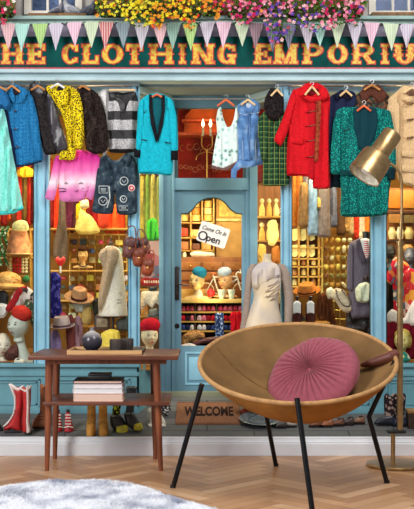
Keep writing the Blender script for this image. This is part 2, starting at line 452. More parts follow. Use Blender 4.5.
# tray, vase, tumblers
tr = thing('serving_tray', 'black tray with a raised light wooden rim on the table', 'tray', (-.52, -.3, .5824))
tx0, tx1, ty0, ty1 = -.70, -.325, -.475, -.2
tz = .5822
LW = wood((184, 138, 88), (212, 170, 118), 'X', 6)
part(tr, 'tray_base', box(tx0 + .006, tx1 - .006, ty0 + .006, ty1 - .006, tz, tz + .006), M((30, 26, 28), .5))
part(tr, 'tray_rim', [box(tx0, tx1, ty0, ty0 + .008, tz, tz + .021, .002), box(tx0, tx1, ty1 - .008, ty1, tz, tz + .021, .002), box(tx0, tx0 + .008, ty0 + .008, ty1 - .008, tz, tz + .021, .002)], LW)
part(tr, 'handle_end', box(tx1 - .05, tx1 + .002, ty0 + .009, ty1 - .009, tz + .006, tz + .019, .003), M((28, 24, 26), .5), 'black end of the tray')
def ceramic():
    n = N('two_tone_glaze'); z = n.xyz()[2]; f = n.math('ADD', z, n.math('MULTIPLY', n.noise(9, 3), .035))
    n.col(n.ramp(f, [(.0, (44, 42, 50)), (.085, (56, 54, 64)), (.10, (130, 126, 128)), (.125, (190, 186, 182))])).pr(.25); return n.m
vc = (P(92, 339, -.33).x, -.33, tz + .0062)
vz = thing('ball_vase', 'round dark grey glazed vase with pale top standing on the tray', 'vase', vc)
Rv = .053
o = part(vz, 'vase_body', lathe([(.02, 0), (.03, .001)] + [(Rv * math.sin(a), Rv * .98 - Rv * math.cos(a) * .98) for a in np.linspace(.62, 2.85, 20)] + [(.012, .106), (.009, .106), (.008, .09)], (0, 0, 0), 36), ceramic())
o.matrix_parent_inverse = Matrix.Identity(4)
o = part(vz, 'vase_neck', lathe([(.012, .102), (.009, .112), (.013, .122), (.010, .122), (.006, .108)], (0, 0, 0), 24), M((120, 116, 120), .3)); o.matrix_parent_inverse = Matrix.Identity(4)
def tumbler(x, y, label):
    t = thing('glass_tumbler', label, 'glass', (x, y, tz + .0062), 'short ribbed glasses at the end of the tray')
    prof = [(.0, .0), (.027, .0), (.03, .004), (.031, .062), (.0295, .062), (.0275, .01), (0, .008)]
    n = N('smoked_glass'); z = n.xyz(); n.pr(.08); n.b.inputs['Transmission Weight'].default_value = .75; n.col((150, 140, 136))
    part(t, 'glass_wall', lathe(prof, (x, y, tz + .0062), 32), n.m)
    part(t, 'ribbing', [tube([(x + .0315 * math.cos(a), y + .0315 * math.sin(a), tz + .02), (x + .0322 * math.cos(a), y + .0322 * math.sin(a), tz + .064)], .0014, 5) for a in np.linspace(0, 2 * PI, 20, False)], M((70, 60, 56), .35))
    part(t, 'dark_liquid', lathe([(0, .0085), (.0272, .0085), (.028, .03), (0, .03)], (x, y, tz + .0062), 28), M((26, 22, 22), .2))
tumbler(P(116, 340, -.33).x, -.33, 'short dark ribbed glass on the tray, nearer the round vase')
tumbler(P(129, 340, -.31).x - .013, -.26, 'short dark ribbed glass on the tray, farther from the round vase')

# ------------------------------------------------------------------ chair
SUEDE = M((154, 106, 52), .85, 0, .10, 9, .3, .0); SUEDE_IN = M((120, 90, 56), .9, 0, .10, 8, .3, .0); RIMM = M((178, 136, 90), .7, 0, .08, 40, .2)
CX, CY, CZ, RX, RY = .416, -.885, .594, .447, .43
def plane_z(x, y): return CZ + .028 * (x - CX) + .335 * (y - CY)
def shell():
    bm = bmesh.new(); nu, nv = 96, 26; rings = []
    for j in range(nv + 1):
        v = j / nv; ring = []
        for i in range(nu):
            a = 2 * PI * i / nu
            x = CX + RX * v * math.cos(a) + .05 * (1 - v * v); y = CY + RY * v * math.sin(a) - .02 * (1 - v * v)
            dep = .196 * (1 - v ** (3.1 - 1.0 * max(0, math.cos(a)))) * (1 - .03 * math.cos(2 * a) * v)
            pull = .0 * v ** 6 * math.cos(4 * (a - .1))
            flat = .332
            z = plane_z(CX + RX * v * math.cos(a), CY + RY * v * math.sin(a)) - dep + pull
            ring.append(bm.verts.new((x, y, z)))
            if j == 0: break
        rings.append(ring)
    for j in range(nv):
        A, B = rings[j], rings[j + 1]
        for i in range(nu):
            k = (i + 1) % nu
            if len(A) == 1: bm.faces.new((A[0], B[i], B[k]))
            else: bm.faces.new((A[i], B[i], B[k], A[k]))
    bm.normal_update()
    inner = bm
    # outer skin: copy moved down/out along the normal
    out = bm.copy()
    sgn = 1 if sum(f.normal.z for f in bm.faces) > 0 else -1
    for v in out.verts: v.co -= v.normal * sgn * .014
    for f in inner.faces: f.material_index = 0
    for f in out.faces: f.material_index = 1
    bmesh.ops.reverse_faces(out, faces=out.faces[:])
    return inner, out
def rim_pt(a, r=1.0, up=0.0):
    x = CX + RX * r * math.cos(a); y = CY + RY * r * math.sin(a)
    return Vector((x, y, plane_z(x, y) + .0 + up))
chair = thing('sling_chair', 'round tan suede sling chair with thin black steel legs', 'chair', (CX, CY, 0))
inn, outt = shell()
part(chair, 'seat_shell', [inn, outt], [SUEDE_IN, SUEDE])
part(chair, 'rim', tube([rim_pt(a, 1.008, -.006) for a in np.linspace(0, 2 * PI, 96, False)], .0105, 10, True), RIMM, 'paler stitched rim of the shell')
seam = [(inn_a, v) for inn_a in (2.62,) for v in np.linspace(.2, .97, 14)]
def in_pt(a, v, up=.002):
    x = CX + RX * v * math.cos(a); y = CY + RY * v * math.sin(a)
    return Vector((x + .05 * (1 - v * v), y - .02 * (1 - v * v), plane_z(x, y) - .196 * (1 - v ** (3.1 - 1.0 * max(0, math.cos(a)))) * (1 - .03 * math.cos(2 * a) * v) + up))
for a in (2.62,): part(chair, 'seam', tube([in_pt(a, v) for v in np.linspace(.1, .96, 16)], .0022, 5), M((112, 78, 42)))
LEG = M((26, 27, 30), .35, .6, .1, 40, .05)
def leg(pts, r=.0115): part(chair, 'leg', tube(pts, r, 12), LEG)
def at(px, py, y): return P(px, py, y)
fr = rim_pt(-PI / 2 + .02, 1.03); leg([at(297, 398, fr.y - .005), (.434, -1.425, 0.0)])
lf = rim_pt(PI + .25, 1.02); leg([at(202, 384, -.97), (P(173, 489, -.88).x, -.88, 0.0)])
bk = at(263, 398, -.50); leg([bk, (P(276, 466, -.33).x, -.33, 0.0)])
rt = at(395, 361, -.93); kn = at(369, 417, -.86); ft = (P(387, 484, -.77).x, -.77, 0.0)
leg([rt, kn + Vector((.004, 0, .012)), kn, kn + Vector((.003, 0, -.012)), ft])
for q in ((.434, -1.425), (P(173, 489, -.88).x, -.88), (P(276, 466, -.33).x, -.33), (P(387, 484, -.77).x, -.77)):
    part(chair, 'foot_cap', lathe([(0, 0), (.013, 0), (.013, .014), (0, .014)], (q[0], q[1], 0), 16), BLACK)
# leather arm pad round the rim
pad = [rim_pt(a, 1.0, .014) for a in np.linspace(.30, -.42, 12)]
part(chair, 'arm_pad', tube([at(361, 365, -.80), at(366, 364, -.81), at(378, 361, -.85), at(390, 357, -.88), at(396, 353, -.86)], [.009, .017, .023, .026, .02], 14), M((98, 52, 40), .45, 0, .12, 30, .2), 'dark brown leather arm pad')
# cushion
def cushion():
    bm = bmesh.new(); R, T = .226, .084; nr, na = 34, 288
    for side in (-1, 1):
        rings = []
        for j in range(nr + 1):
            r = j / nr; ring = []
            for i in range(na):
                a = 2 * PI * i / na
                prof = (1 - r ** 2.6) ** .55
                h = T * prof * (1 - .42 * math.exp(-(r / .13) ** 2))
                fk = 36
                pl = (.0120 * (1 - abs(math.sin(a * fk / 2 + .5 * math.sin(a * 3) + r * .6))) ** 1.0 * min(1, (1 - r) * 3.2) * min(1, r * 7))
                wob = .004 * math.sin(a * 7 + 1) * r
                ring.append(bm.verts.new((R * r * math.cos(a), R * r * math.sin(a), side * (h - pl + wob * (prof > .01)))))
                if j == 0: break
            rings.append(ring)
        for A, B in zip(rings, rings[1:]):
            for i in range(na):
                k = (i + 1) % na
                f = (A[0], B[i], B[k]) if len(A) == 1 else (A[i], B[i], B[k], A[k])
                bm.faces.new(f if side > 0 else f[::-1])
    bmesh.ops.remove_doubles(bm, verts=bm.verts[:], dist=1e-5)
    return bm
nrm = Vector((-.42, -.60, .68)).normalized(); Q = nrm.to_track_quat('Z', 'Y').to_matrix().to_4x4()
cc = Vector((.494, -.84, .510)); CT = Matrix.Translation(cc) @ Q
cb = cushion(); bmesh.ops.transform(cb, matrix=CT, verts=cb.verts)
cus = thing('round_cushion', 'round dusty pink velvet cushion with radiating pleats on the tan chair', 'cushion', cc - Vector((0, 0, .15)))
VELVET = M((148, 76, 88), .8, 0, .05, 60, .05, .12)
part(cus, 'cushion_cover', cb, VELVET)
part(cus, 'centre_button', ell(CT @ Vector((0, 0, .046)), .013, .013, .007, 16, 8, Q), M((140, 66, 80), .7, 0, .05, 60, .1, .2))

# ------------------------------------------------------------------ floor lamp
LB = N('brushed_brass'); f_ = LB.noise(30, 3); LB.col(LB.ramp(f_, [(.3, (150, 120, 78)), (.7, (180, 150, 106))])).pr(.34, .85); LB = LB.m
ly = -.33; lp = thing('floor_lamp', 'brass floor lamp with adjustable cylinder head and round base', 'lamp', (P(393, 466, ly).x, ly, 0))
bx_, px_ = P(393, 400, ly).x, P(400, 400, ly).x
part(lp, 'base', lathe([(0, 0), (.142, 0), (.147, .004), (.147, .012), (.142, .017), (.03, .019), (0, .019)], (bx_ + .01, ly, 0), 56), LB)
part(lp, 'lower_pole', tube([(bx_, ly, .018), (bx_, ly, P(0, 430, ly).z)], .0115, 16), LB)
part(lp, 'clamp_collar', box(bx_ - .03, px_ + .028, ly - .025, ly + .025, P(0, 433, ly).z, P(0, 430, ly).z, .005), BLACK)
part(lp, 'main_pole', tube([(px_, ly, P(0, 430, ly).z), (px_, ly, P(0, 243, ly).z)], .0155, 16), LB)
part(lp, 'pole_joint', tube([(px_, ly, P(0, 246, ly).z), (px_, ly, P(0, 241, ly).z)], .019, 16), LB)
x2 = P(401.5, 0, ly).x
part(lp, 'upper_rod', tube(spline([(px_, ly, P(0, 243, ly).z), (x2, ly, P(0, 215, ly).z), (x2, ly, P(0, 186, ly).z), tuple(P(400, 174, ly)), tuple(P(394, 166, ly)), tuple(P(386, 162, ly))], 6), [.0075] * 31, 12), LB)
top = P(393, 133, ly - .0); bot = P(364, 176, ly - .05)
d = (bot - top).normalized(); L = (bot - top).length; Qh = d.to_track_quat('Z', 'Y').to_matrix().to_4x4(); MH = Matrix.Translation(top) @ Qh
def lam(prof, n=48): 
    b = lathe(prof, (0, 0, 0), n); bmesh.ops.transform(b, matrix=MH, verts=b.verts); return b
s_ = S(ly)
part(lp, 'head_socket', lam([(0, 0), (8.3 * s_, 0), (9.6 * s_, .003), (10 * s_, .01), (10 * s_, L * .46), (9.2 * s_, L * .5), (0, L * .5)]), LB)
part(lp, 'lamp_shade', lam([(0, L * .47), (9.6 * s_, L * .47), (15.2 * s_, L * .53), (16 * s_, L * .58), (17.2 * s_, L * 1.0), (16.7 * s_, L * 1.0), (15.2 * s_, L * .62), (0, L * .56)]), LB)
part(lp, 'shade_lining', lam([(0, L * .585), (14.6 * s_, L * .63), (16.45 * s_, L * .985), (16.3 * s_, L * .985), (14.2 * s_, L * .645), (0, L * .6)]), M((226, 214, 196), .4), 'white inside of the lamp shade')
part(lp, 'bulb', lam([(0, L * .6), (4 * s_, L * .62), (5.5 * s_, L * .72), (7.5 * s_, L * .82), (6 * s_, L * .92), (0, L * .96)], 24), M((235, 232, 225), .15))
part(lp, 'tilt_knob', tube([P(382, 163, ly - .02), P(388, 164, ly + .01)], .012, 14), LB)

# ------------------------------------------------------------------ sheepskin rug
def rug():
    c = []
    for p in spline([(-60, 512), (-30, 500), (8, 490), (30, 487), (60, 485), (105, 486), (135, 489), (165, 496), (190, 506), (212, 512), (226, 525), (100, 575), (-60, 565)], 8, True): c.append(p)
    # outline: photo units on the floor -> floor metres
    def fl_(px, py):
        dd = F * 1.0 / (py - 271); return ((px - 207) * dd / F, CAM_Y + dd)
    out = [fl_(*p) for p in c]; rnd = np.random.default_rng(5)
    A = np.array(out); B = np.roll(A, -1, 0)
    x0, y0 = A.min(0); x1, y1 = A.max(0)
    vs, es, fs = [], [], []
    st = .02; gx, gy = np.meshgrid(np.arange(x0, x1, st), np.arange(y0, y1, st)); g = np.c_[gx.ravel(), gy.ravel()]
    def inside(g):
        ins = np.zeros(len(g), bool)
        for a, b in zip(A, B):
            if a[1] == b[1]: continue
            ins ^= ((a[1] > g[:, 1]) != (b[1] > g[:, 1])) & (g[:, 0] < (b[0] - a[0]) * (g[:, 1] - a[1]) / (b[1] - a[1]) + a[0])
        return ins
    def dist(q):
        dd = np.full(len(q), 1e9)
        for a, b in zip(A, B):
            ab = b - a; u = np.clip(((q - a) @ ab) / max(ab @ ab, 1e-9), 0, 1); dd = np.minimum(dd, np.hypot(*((q - a) - u[:, None] * ab).T))
        return dd
    g = g[inside(g)]; allp = np.r_[A, g]; n = len(A)
    r = delaunay_2d_cdt([Vector(p) for p in allp], [(i, (i + 1) % n) for i in range(n)], [], 1, 1e-6)
    q = np.array([tuple(v) for v in r[0]]); dd = dist(q)
    def hz(p, d_): return .004 + .03 * min(1, d_ / .08) + .008 * noise.noise(Vector((p[0] * 9, p[1] * 9, 0))) * min(1, d_ / .05)
    bm = bmesh.new(); vv = [bm.verts.new((p[0], p[1], hz(p, d_))) for p, d_ in zip(q, dd)]
    for f in r[2]:
        fc = bm.faces.new([vv[i] for i in f])
    bot = [bm.verts.new((p[0], p[1], .0008)) for p in A]
    # tufts
    m = 34000; t = np.c_[rnd.uniform(x0, x1, m), rnd.uniform(max(y0, -1.62), y1, m)]; t = t[inside(t)]; td = dist(t)
    for p, d_ in zip(t, td):
        z = hz(p, d_) - .004; ang = 2.6 * noise.noise(Vector((p[0] * 4, p[1] * 4, 3))) + rnd.normal(0, .5) + 1.2
        ln = rnd.uniform(.018, .04); w = rnd.uniform(.0009, .0018); tl = Vector((math.cos(ang), math.sin(ang), 0)) * ln * .75
        if d_ < .03: tl *= .9
        tip = Vector((p[0], p[1], z)) + tl + Vector((0, 0, ln * rnd.uniform(.15, .5))); tip.z = max(tip.z, .002)
        sd = Vector((-math.sin(ang), math.cos(ang), 0)) * w; b0 = Vector((p[0], p[1], z)); mid = b0 + tl * .45 + Vector((0, 0, ln * .35))
        a1, a2, a3, a4, a5 = (bm.verts.new(k) for k in (b0 - sd, b0 + sd, mid + sd * .8, tip, mid - sd * .8))
        bm.faces.new((a1, a2, a3, a5)); bm.faces.new((a5, a3, a4))
    return bm
n = N('sheepskin'); f = n.noise(7, 5); n.col(n.ramp(f, [(.34, (150, 156, 176)), (.44, (200, 204, 216)), (.56, (238, 240, 246))])).pr(.9)
one('sheepskin_rug', 'fluffy pale grey and white sheepskin rug lying on the parquet', 'rug', rug(), n.m)

# ================================================================== THE SHOP FRONT
FY, DY, CE = .40, .75, 2.075          # facade plane, door plane, ceiling of the recess
def gz(y): return .095 + .2 * y       # the pavement rises gently to the door
def on_ground(px, y): return Vector((P(px, 0, y).x, y, gz(y)))
# pavement
n = N('paving'); xyz = n.xyz(); f = n.noise(9, 5); g = n.noise(80, 4)
br = n.new('ShaderNodeTexBrick'); mp = n.new('ShaderNodeMapping'); mp.inputs['Scale'].default_value = (1, 1, 1); n.link(n.tc.outputs['Object'], br.inputs['Vector'])
br.inputs['Scale'].default_value = 1; br.inputs['Brick Width'].default_value = .52; br.inputs['Row Height'].default_value = .105; br.inputs['Mortar Size'].default_value = .004
br.inputs['Color1'].default_value = lin((88, 90, 92)); br.inputs['Color2'].default_value = lin((104, 105, 104)); br.inputs['Mortar'].default_value = lin((52, 54, 54))
n.col(n.mix(n.ramp(f, [(.35, (0, 0, 0)), (.7, (120, 120, 120))]), br.outputs['Color'], (120, 116, 108))).pr(.85); n.bump(g, .5, .003)
bm = bmesh.new(); pv = [(-1.75, .004), (1.75, .004), (1.75, 1.1), (-1.75, 1.1)]
tp = [bm.verts.new((x, y, gz(y))) for x, y in pv]; bt = [bm.verts.new((x, y, .0)) for x, y in pv]
bm.faces.new(tp)
for i in range(4): bm.faces.new((tp[i], bt[i], bt[(i + 1) % 4], tp[(i + 1) % 4]))
struct('trim_pavement', bm, n.m, smooth=False)

# ---- upper wall
RENDERW = M((176, 172, 168), .9, 0, .06, 14, .3)
struct('wall_upper', [box(-1.75, P(24, 0, .5).x, .47, .7, P(0, 24, .47).z, 2.75), box(P(82, 0, .5).x, P(369, 0, .5).x, .47, .7, P(0, 24, .47).z, 2.75), box(P(424, 0, .5).x, 1.75, .47, .7, P(0, 24, .47).z, 2.75)], RENDERW, smooth=False)
n = N('red_brick'); br = n.new('ShaderNodeTexBrick'); cxyz = n.new('ShaderNodeCombineXYZ'); q = n.xyz(); n.link(q[0], cxyz.inputs[0]); n.link(q[2], cxyz.inputs[1]); n.link(cxyz.outputs[0], br.inputs['Vector'])
br.inputs['Scale'].default_value = 1; br.inputs['Brick Width'].default_value = .07; br.inputs['Row Height'].default_value = .026; br.inputs['Mortar Size'].default_value = .003
br.inputs['Color1'].default_value = lin((140, 66, 44)); br.inputs['Color2'].default_value = lin((176, 92, 58)); br.inputs['Mortar'].default_value = lin((130, 118, 108)); n.col(br.outputs['Color']).pr(.9); n.bump(n.noise(60), .5, .003)
struct('wall_brick', [box(P(94, 0, .45).x, P(363, 0, .45).x, .44, .47, P(0, 22, .44).z, 2.75), box(-1.7, P(15, 0, .45).x, .44, .47, P(0, 22, .44).z, 2.75)], n.m, smooth=False)
struct('trim_upper_ledge', [bpx(-60, 15.5, 480, 19, .36, .5, .003), bpx(-60, 19, 480, 23.5, .40, .5, .003)], MINT)
struct('trim_band', bpx(-60, 23.5, 480, 37, .43, .6, .0), M((128, 122, 138), .7, 0, .06))
CREAM = paint((214, 208, 196))
def sash(num, x0, x1, mids, zb=14.5):
    w = sroot('window_%d' % num); y = .46
    struct('window_frame', [bpx(x0, -60, x0 + 7, zb, y - .02, y + .03), bpx(x1 - 7, -60, x1, zb, y - .02, y + .03), bpx(x0 + 7, zb - 4, x1 - 7, zb, y - .02, y + .03)], CREAM, w)
    struct('glazing_bars', [bpx(m - 1.2, -60, m + 1.2, zb - 4, y, y + .02) for m in mids] + [bpx(x0 + 7, -26, x1 - 7, -23, y, y + .02)], CREAM, w)
    struct('glass', bpx(x0 + 7, -60, x1 - 7, zb - 4, y + .012, y + .016, 0), GLASS, w, smooth=False)
    struct('room_behind', bpx(x0, -60, x1, zb, y + .15, y + .16, 0), M((112, 128, 168), .8), w)
    return w
sash(1, 24, 82, (47.5, 60)); sash(2, 369, 424, (393, 409))
struct('trim_sill', [bpx(28, 13, 86, 16.5, .38, .46, .002), bpx(372, 12, 430, 15.5, .38, .46, .002)], M((120, 92, 64), .7))

# ---- fascia sign
sg = thing('shop_sign', 'long dark green fascia board with THE CLOTHING EMPORIUM in gold and red letters', 'sign', P(207, 68, .385))
GREEN = M((4, 68, 64), .75, 0, .12, 12, .05)
part(sg, 'board', bpx(-60, 36.5, 480, 67.5, .385, .5, .001), GREEN)
part(sg, 'red_line', bpx(-60, 67.3, 480, 68.8, .378, .45, 0), M((168, 44, 56), .5), 'thin red line under the board')
n = N('gold_leaf_letter'); n.col(n.ramp(n.noise(55, 2), [(.35, (206, 100, 28)), (.5, (216, 164, 38)), (.66, (204, 190, 66))])).pr(.5); LET = n.m
LRED = M((186, 44, 36), .6, 0, .15, 40)
def letter(ch, x0, x1, y0=44.2, y1=63.8):
    w = x1 - x0; h = y1 - y0; st = min(w * .30, 5.4); th = 2.4; sr = 1.7; R = []
    def r(a, b, c, d): R.append([(x0 + a, y0 + b), (x0 + c, y0 + b), (x0 + c, y0 + d), (x0 + a, y0 + d)])
    def stem(a, b=0, d=h, spur=True):
        r(a, b, a + st, d); r(a - sr, b, a + st + sr, b + th); r(a - sr, d - th, a + st + sr, d)
        m = (b + d) / 2
        if spur: R.append([(x0 + a - 1.3, y0 + m), (x0 + a + st / 2, y0 + m - 2.6), (x0 + a + st + 1.3, y0 + m), (x0 + a + st / 2, y0 + m + 2.6)])
    def bowl(cx, cy, rx, ry, tx, ty, a0, a1):
        k = 14; A = [(x0 + cx + rx * math.cos(t), y0 + cy + ry * math.sin(t)) for t in np.linspace(a0, a1, k)]
        B = [(x0 + cx + (rx - tx) * math.cos(t), y0 + cy + (ry - ty) * math.sin(t)) for t in np.linspace(a0, a1, k)]
        for i in range(k - 1): R.append([A[i], A[i + 1], B[i + 1], B[i]])
    if ch == 'I': stem(w / 2 - st / 2)
    if ch == 'H': stem(sr); stem(w - sr - st); r(sr, h / 2 - 1.3, w - sr, h / 2 + 1.3)
    if ch == 'T': stem(w / 2 - st / 2); r(0, 0, w, th + .6); r(0, 0, 2.6, 6.5); r(w - 2.6, 0, w, 6.5)
    if ch == 'L': stem(sr); r(sr, h - th - .6, w, h); r(w - 3, h - 8, w, h)
    if ch == 'E': stem(sr); r(sr, 0, w, th + .6); r(w - 3, 0, w, 6); r(sr, h - th - .6, w, h); r(w - 3, h - 6.5, w, h); r(sr, h / 2 - 1.3, w * .75, h / 2 + 1.3); r(w * .62, h / 2 - 3, w * .78, h / 2 + 3)
    if ch == 'N': stem(sr, spur=False); stem(w - sr - st * .8, spur=False); R.append([(x0 + sr, y0), (x0 + sr + st, y0), (x0 + w - sr, y0 + h), (x0 + w - sr - st, y0 + h)])
    if ch == 'M':
        stem(sr, spur=False); stem(w - sr - st, spur=False)
        R.append([(x0 + sr, y0), (x0 + sr + st, y0), (x0 + w / 2 + 1.5, y0 + h), (x0 + w / 2 - 1.5, y0 + h)]); R.append([(x0 + w - sr - st, y0), (x0 + w - sr, y0), (x0 + w / 2 + 1.5, y0 + h), (x0 + w / 2 - 1.5, y0 + h)])
    if ch == 'O': bowl(w / 2, h / 2, w / 2, h / 2, st, 2.6, 0, 2 * PI)
    if ch in 'CG':
        bowl(w / 2, h / 2, w / 2, h / 2, st, 2.6, .75, 2 * PI - .75); r(w - 3.2, 1, w - .2, 7)
        if ch == 'C': r(w - 3.2, h - 6, w - .6, h - 2)
        else: r(w - st - .5, h * .55, w - .5, h); r(w - st - 2.5, h * .52, w + .6, h * .52 + th)
    if ch == 'U': stem(sr, 0, h * .62); stem(w - sr - st, 0, h * .62); bowl(w / 2, h * .6, w / 2 - sr, h * .4, st, 2.6, 0, PI)
    if ch in 'PR': stem(sr); bowl(w * .5, h * .3, w * .47, h * .3, st, 2.4, -PI / 2, PI / 2); r(sr, 0, w * .5, 2.4); r(sr, h * .6 - 2.4, w * .5, h * .6)
    if ch == 'R': R.append([(x0 + w * .45, y0 + h * .55), (x0 + w * .45 + st, y0 + h * .55), (x0 + w, y0 + h), (x0 + w - st, y0 + h)]); r(w - st - 1, h - th, w + 1, h)
    face = J(*[prism(p, .377 - i * .00004, .386) for i, p in enumerate(R)])
    red = []
    for i, p in enumerate(R):
        cx = sum(a for a, b in p) / len(p); cy = sum(b for a, b in p) / len(p); q = []
        m = len(p)
        for j in range(m):
            a = np.array(p[j - 1]); b = np.array(p[j]); c = np.array(p[(j + 1) % m]); n1 = b - a; n2 = c - b
            n1 = np.array([n1[1], -n1[0]]) / (np.hypot(*n1) + 1e-9); n2 = np.array([n2[1], -n2[0]]) / (np.hypot(*n2) + 1e-9)
            if (b - np.array([cx, cy])) @ (n1 + n2) < 0: n1, n2 = -n1, -n2
            q.append(tuple(b + (n1 + n2) / (1 + max(-.3, n1 @ n2)) * 1.0))
        red.append(prism(q, .3808 - i * .00004, .3862))
    return face, J(*red)
for ch, a, b in (('T', -21, -4), ('H', 1.5, 23.5), ('E', 27, 45), ('C', 62.5, 78), ('L', 82, 98.5), ('O', 102, 123), ('T', 126.5, 142.5), ('H', 149, 173.5), ('I', 177, 188), ('N', 191.5, 213.5), ('G', 218, 235.5),
                 ('E', 254, 271), ('M', 273.5, 298), ('P', 302.5, 323.5), ('O', 328, 347.5), ('R', 352, 374), ('I', 378.5, 391.5), ('U', 394, 415), ('M', 419, 444)):
    f1, r1 = letter(ch, a, b); o = part(sg, 'letter', f1, LET, smooth=False); part(o, 'letter_outline', r1, LRED, 'red outline', smooth=False)

# ---- cornice
struct('trim_cornice', [bpx(-60, 68.8, 480, 72.5, .30, .6, .002), bpx(-60, 72.5, 480, 77, .335, .6, .002), bpx(-60, 77, 480, 80.5, .31, .6, .002)], PALE)
struct('ceiling_recess', box(-1.7, 1.7, .44, 1.6, CE, CE + .05), paint((118, 132, 138)), smooth=False)
struct('trim_head_left', [bpx(-60, 80.5, 139, 86, .38, .45, .002), bpx(-60, 84, 137, 92, .395, .45, .001)], paint((140, 166, 178)))
struct('trim_head_right', [bpx(277, 80.5, 480, 86, .38, .45, .002), bpx(279, 84, 480, 92, .395, .45, .001)], paint((140, 166, 178)))
def slant(px0, px1, z0, z1, m, name, w=.02):
    a = P(px0, 0, FY); b = P(px1, 0, DY); bm = bmesh.new()
    vs = [(a.x, a.y), (b.x, b.y), (b.x + w, b.y), (a.x + w, a.y)]
    t = [bm.verts.new((x, y, z1)) for x, y in vs]; u = [bm.verts.new((x, y, z0)) for x, y in vs]
    bm.faces.new(t); bm.faces.new(u[::-1])
    for i in range(4): bm.faces.new((t[i], u[i], u[(i + 1) % 4], t[(i + 1) % 4]))
    bmesh.ops.recalc_face_normals(bm, faces=bm.faces[:]); return bm
struct('trim_recess_beam_left', [slant(136, 170, CE - .035, CE, None, ''), slant(130, 164, CE - .05, CE, None, '')], PALE, smooth=False)
struct('trim_recess_beam_right', [slant(280, 247, CE - .035, CE, None, ''), slant(286, 253, CE - .05, CE, None, '')], PALE, smooth=False)
# ---- riser below the windows
SILLZ = P(0, 365, FY).z
def riser(name, px0, px1, panels):
    a = P(px0, 0, FY).x; b = P(px1, 0, FY).x; z0 = gz(FY) - .01
    struct(name, [box(a, b, FY, FY + .03, z0, SILLZ, 0)] + [box(a - .004, b + .004, FY - .02, FY + .05, SILLZ - .012, SILLZ + .01, .003), box(a, b, FY - .008, FY, P(0, 376, FY).z, P(0, 372, FY).z, .001), box(a, b, FY - .01, FY, z0, z0 + .045, .002)]
           + [J(*[bpx(p + i, 379 + i, p2 - i, 380.5 + i, FY - .009 + i * .0014, FY + .002, .0005) for i in (0, 3)], *[bpx(p + i, 379 + i, p + 1.5 + i, 408 - i, FY - .009 + i * .0014, FY + .002, .0005) for i in (0, 3)], *[bpx(p2 - 1.5 - i, 379 + i, p2 - i, 408 - i, FY - .009 + i * .0014, FY + .002, .0005) for i in (0, 3)], *[bpx(p + i, 406.5 - i, p2 - i, 408 - i, FY - .009 + i * .0014, FY + .002, .0005) for i in (0, 3)]) for p, p2 in panels], BLUE2)
riser('wall_riser_left', -60, 139, [(-30, 40), (50, 130)]); riser('wall_riser_right', 281, 480, [(292, 372), (386, 460)])
def side_riser(px0, px1, name):
    a = P(px0, 0, FY); b = P(px1, 0, DY); bm = bmesh.new(); z = SILLZ; w = .012 if px1 > px0 else -.012
    vs = [(a.x, a.y), (b.x, b.y), (b.x - w, b.y), (a.x - w, a.y)]
    t = [bm.verts.new((x, y, z)) for x, y in vs]; u = [bm.verts.new((x, y, .1)) for x, y in vs]
    bm.faces.new(t); bm.faces.new(u[::-1])
    for i in range(4): bm.faces.new((t[i], u[i], u[(i + 1) % 4], t[(i + 1) % 4]))
    bmesh.ops.recalc_face_normals(bm, faces=bm.faces[:]); struct(name, bm, BLUE2, smooth=False)
side_riser(139, 160, 'wall_recess_left'); side_riser(281, 257, 'wall_recess_right')
# ---- pilasters
def pil(name, px0, px1, y=FY, top=84, bot=365, m=None):
    w = px1 - px0
    struct(name, [bpx(px0, top, px1, bot, y, y + .05, .002), bpx(px0 + w * .28, top, px1 - w * .28, bot, y - .014, y + .01, .004), bpx(px0, top, px0 + w * .12, bot, y - .01, y + .01, .002), bpx(px1 - w * .12, top, px1, bot, y - .01, y + .01, .002)], m or BLUE)
pil('trim_post_1', 34, 49); pil('trim_post_2', 128.5, 139.5); pil('trim_post_3', 281, 291.5); pil('trim_post_4', 371, 386); pil('trim_post_5', 425, 440); pil('trim_post_6', -30, -15)
# ---- window glass
for k, (a, b) in enumerate(((-15, 34), (49, 128.5), (291.5, 371), (386, 425))):
    w = sroot('window_%d' % (k + 3))
    struct('glass', bpx(a, 90, b, 364, FY + .02, FY + .024, 0), GLASS, w, smooth=False)
    struct('window_frame', [bpx(a, 90, a + .9, 364, FY + .01, FY + .035, .0), bpx(b - .9, 90, b, 364, FY + .01, FY + .035, 0)], M((60, 66, 66)), w, smooth=False)
def slantglass(num, p0, p1):
    a = P(p0, 0, FY + .03); b = P(p1, 0, DY); bm = bmesh.new(); w = .004; vs = [(a.x, a.y), (b.x, b.y), (b.x + w, b.y), (a.x + w, a.y)]
    t = [bm.verts.new((x, y, CE - .05)) for x, y in vs]; u = [bm.verts.new((x, y, SILLZ)) for x, y in vs]
    bm.faces.new(t); bm.faces.new(u[::-1])
    for i in range(4): bm.faces.new((t[i], u[i], u[(i + 1) % 4], t[(i + 1) % 4]))
    bmesh.ops.recalc_face_normals(bm, faces=bm.faces[:]); w_ = sroot('window_%d' % num); struct('glass', bm, GLASS, w_, smooth=False)
slantglass(7, 140, 159.5); slantglass(8, 280.5, 257.5)

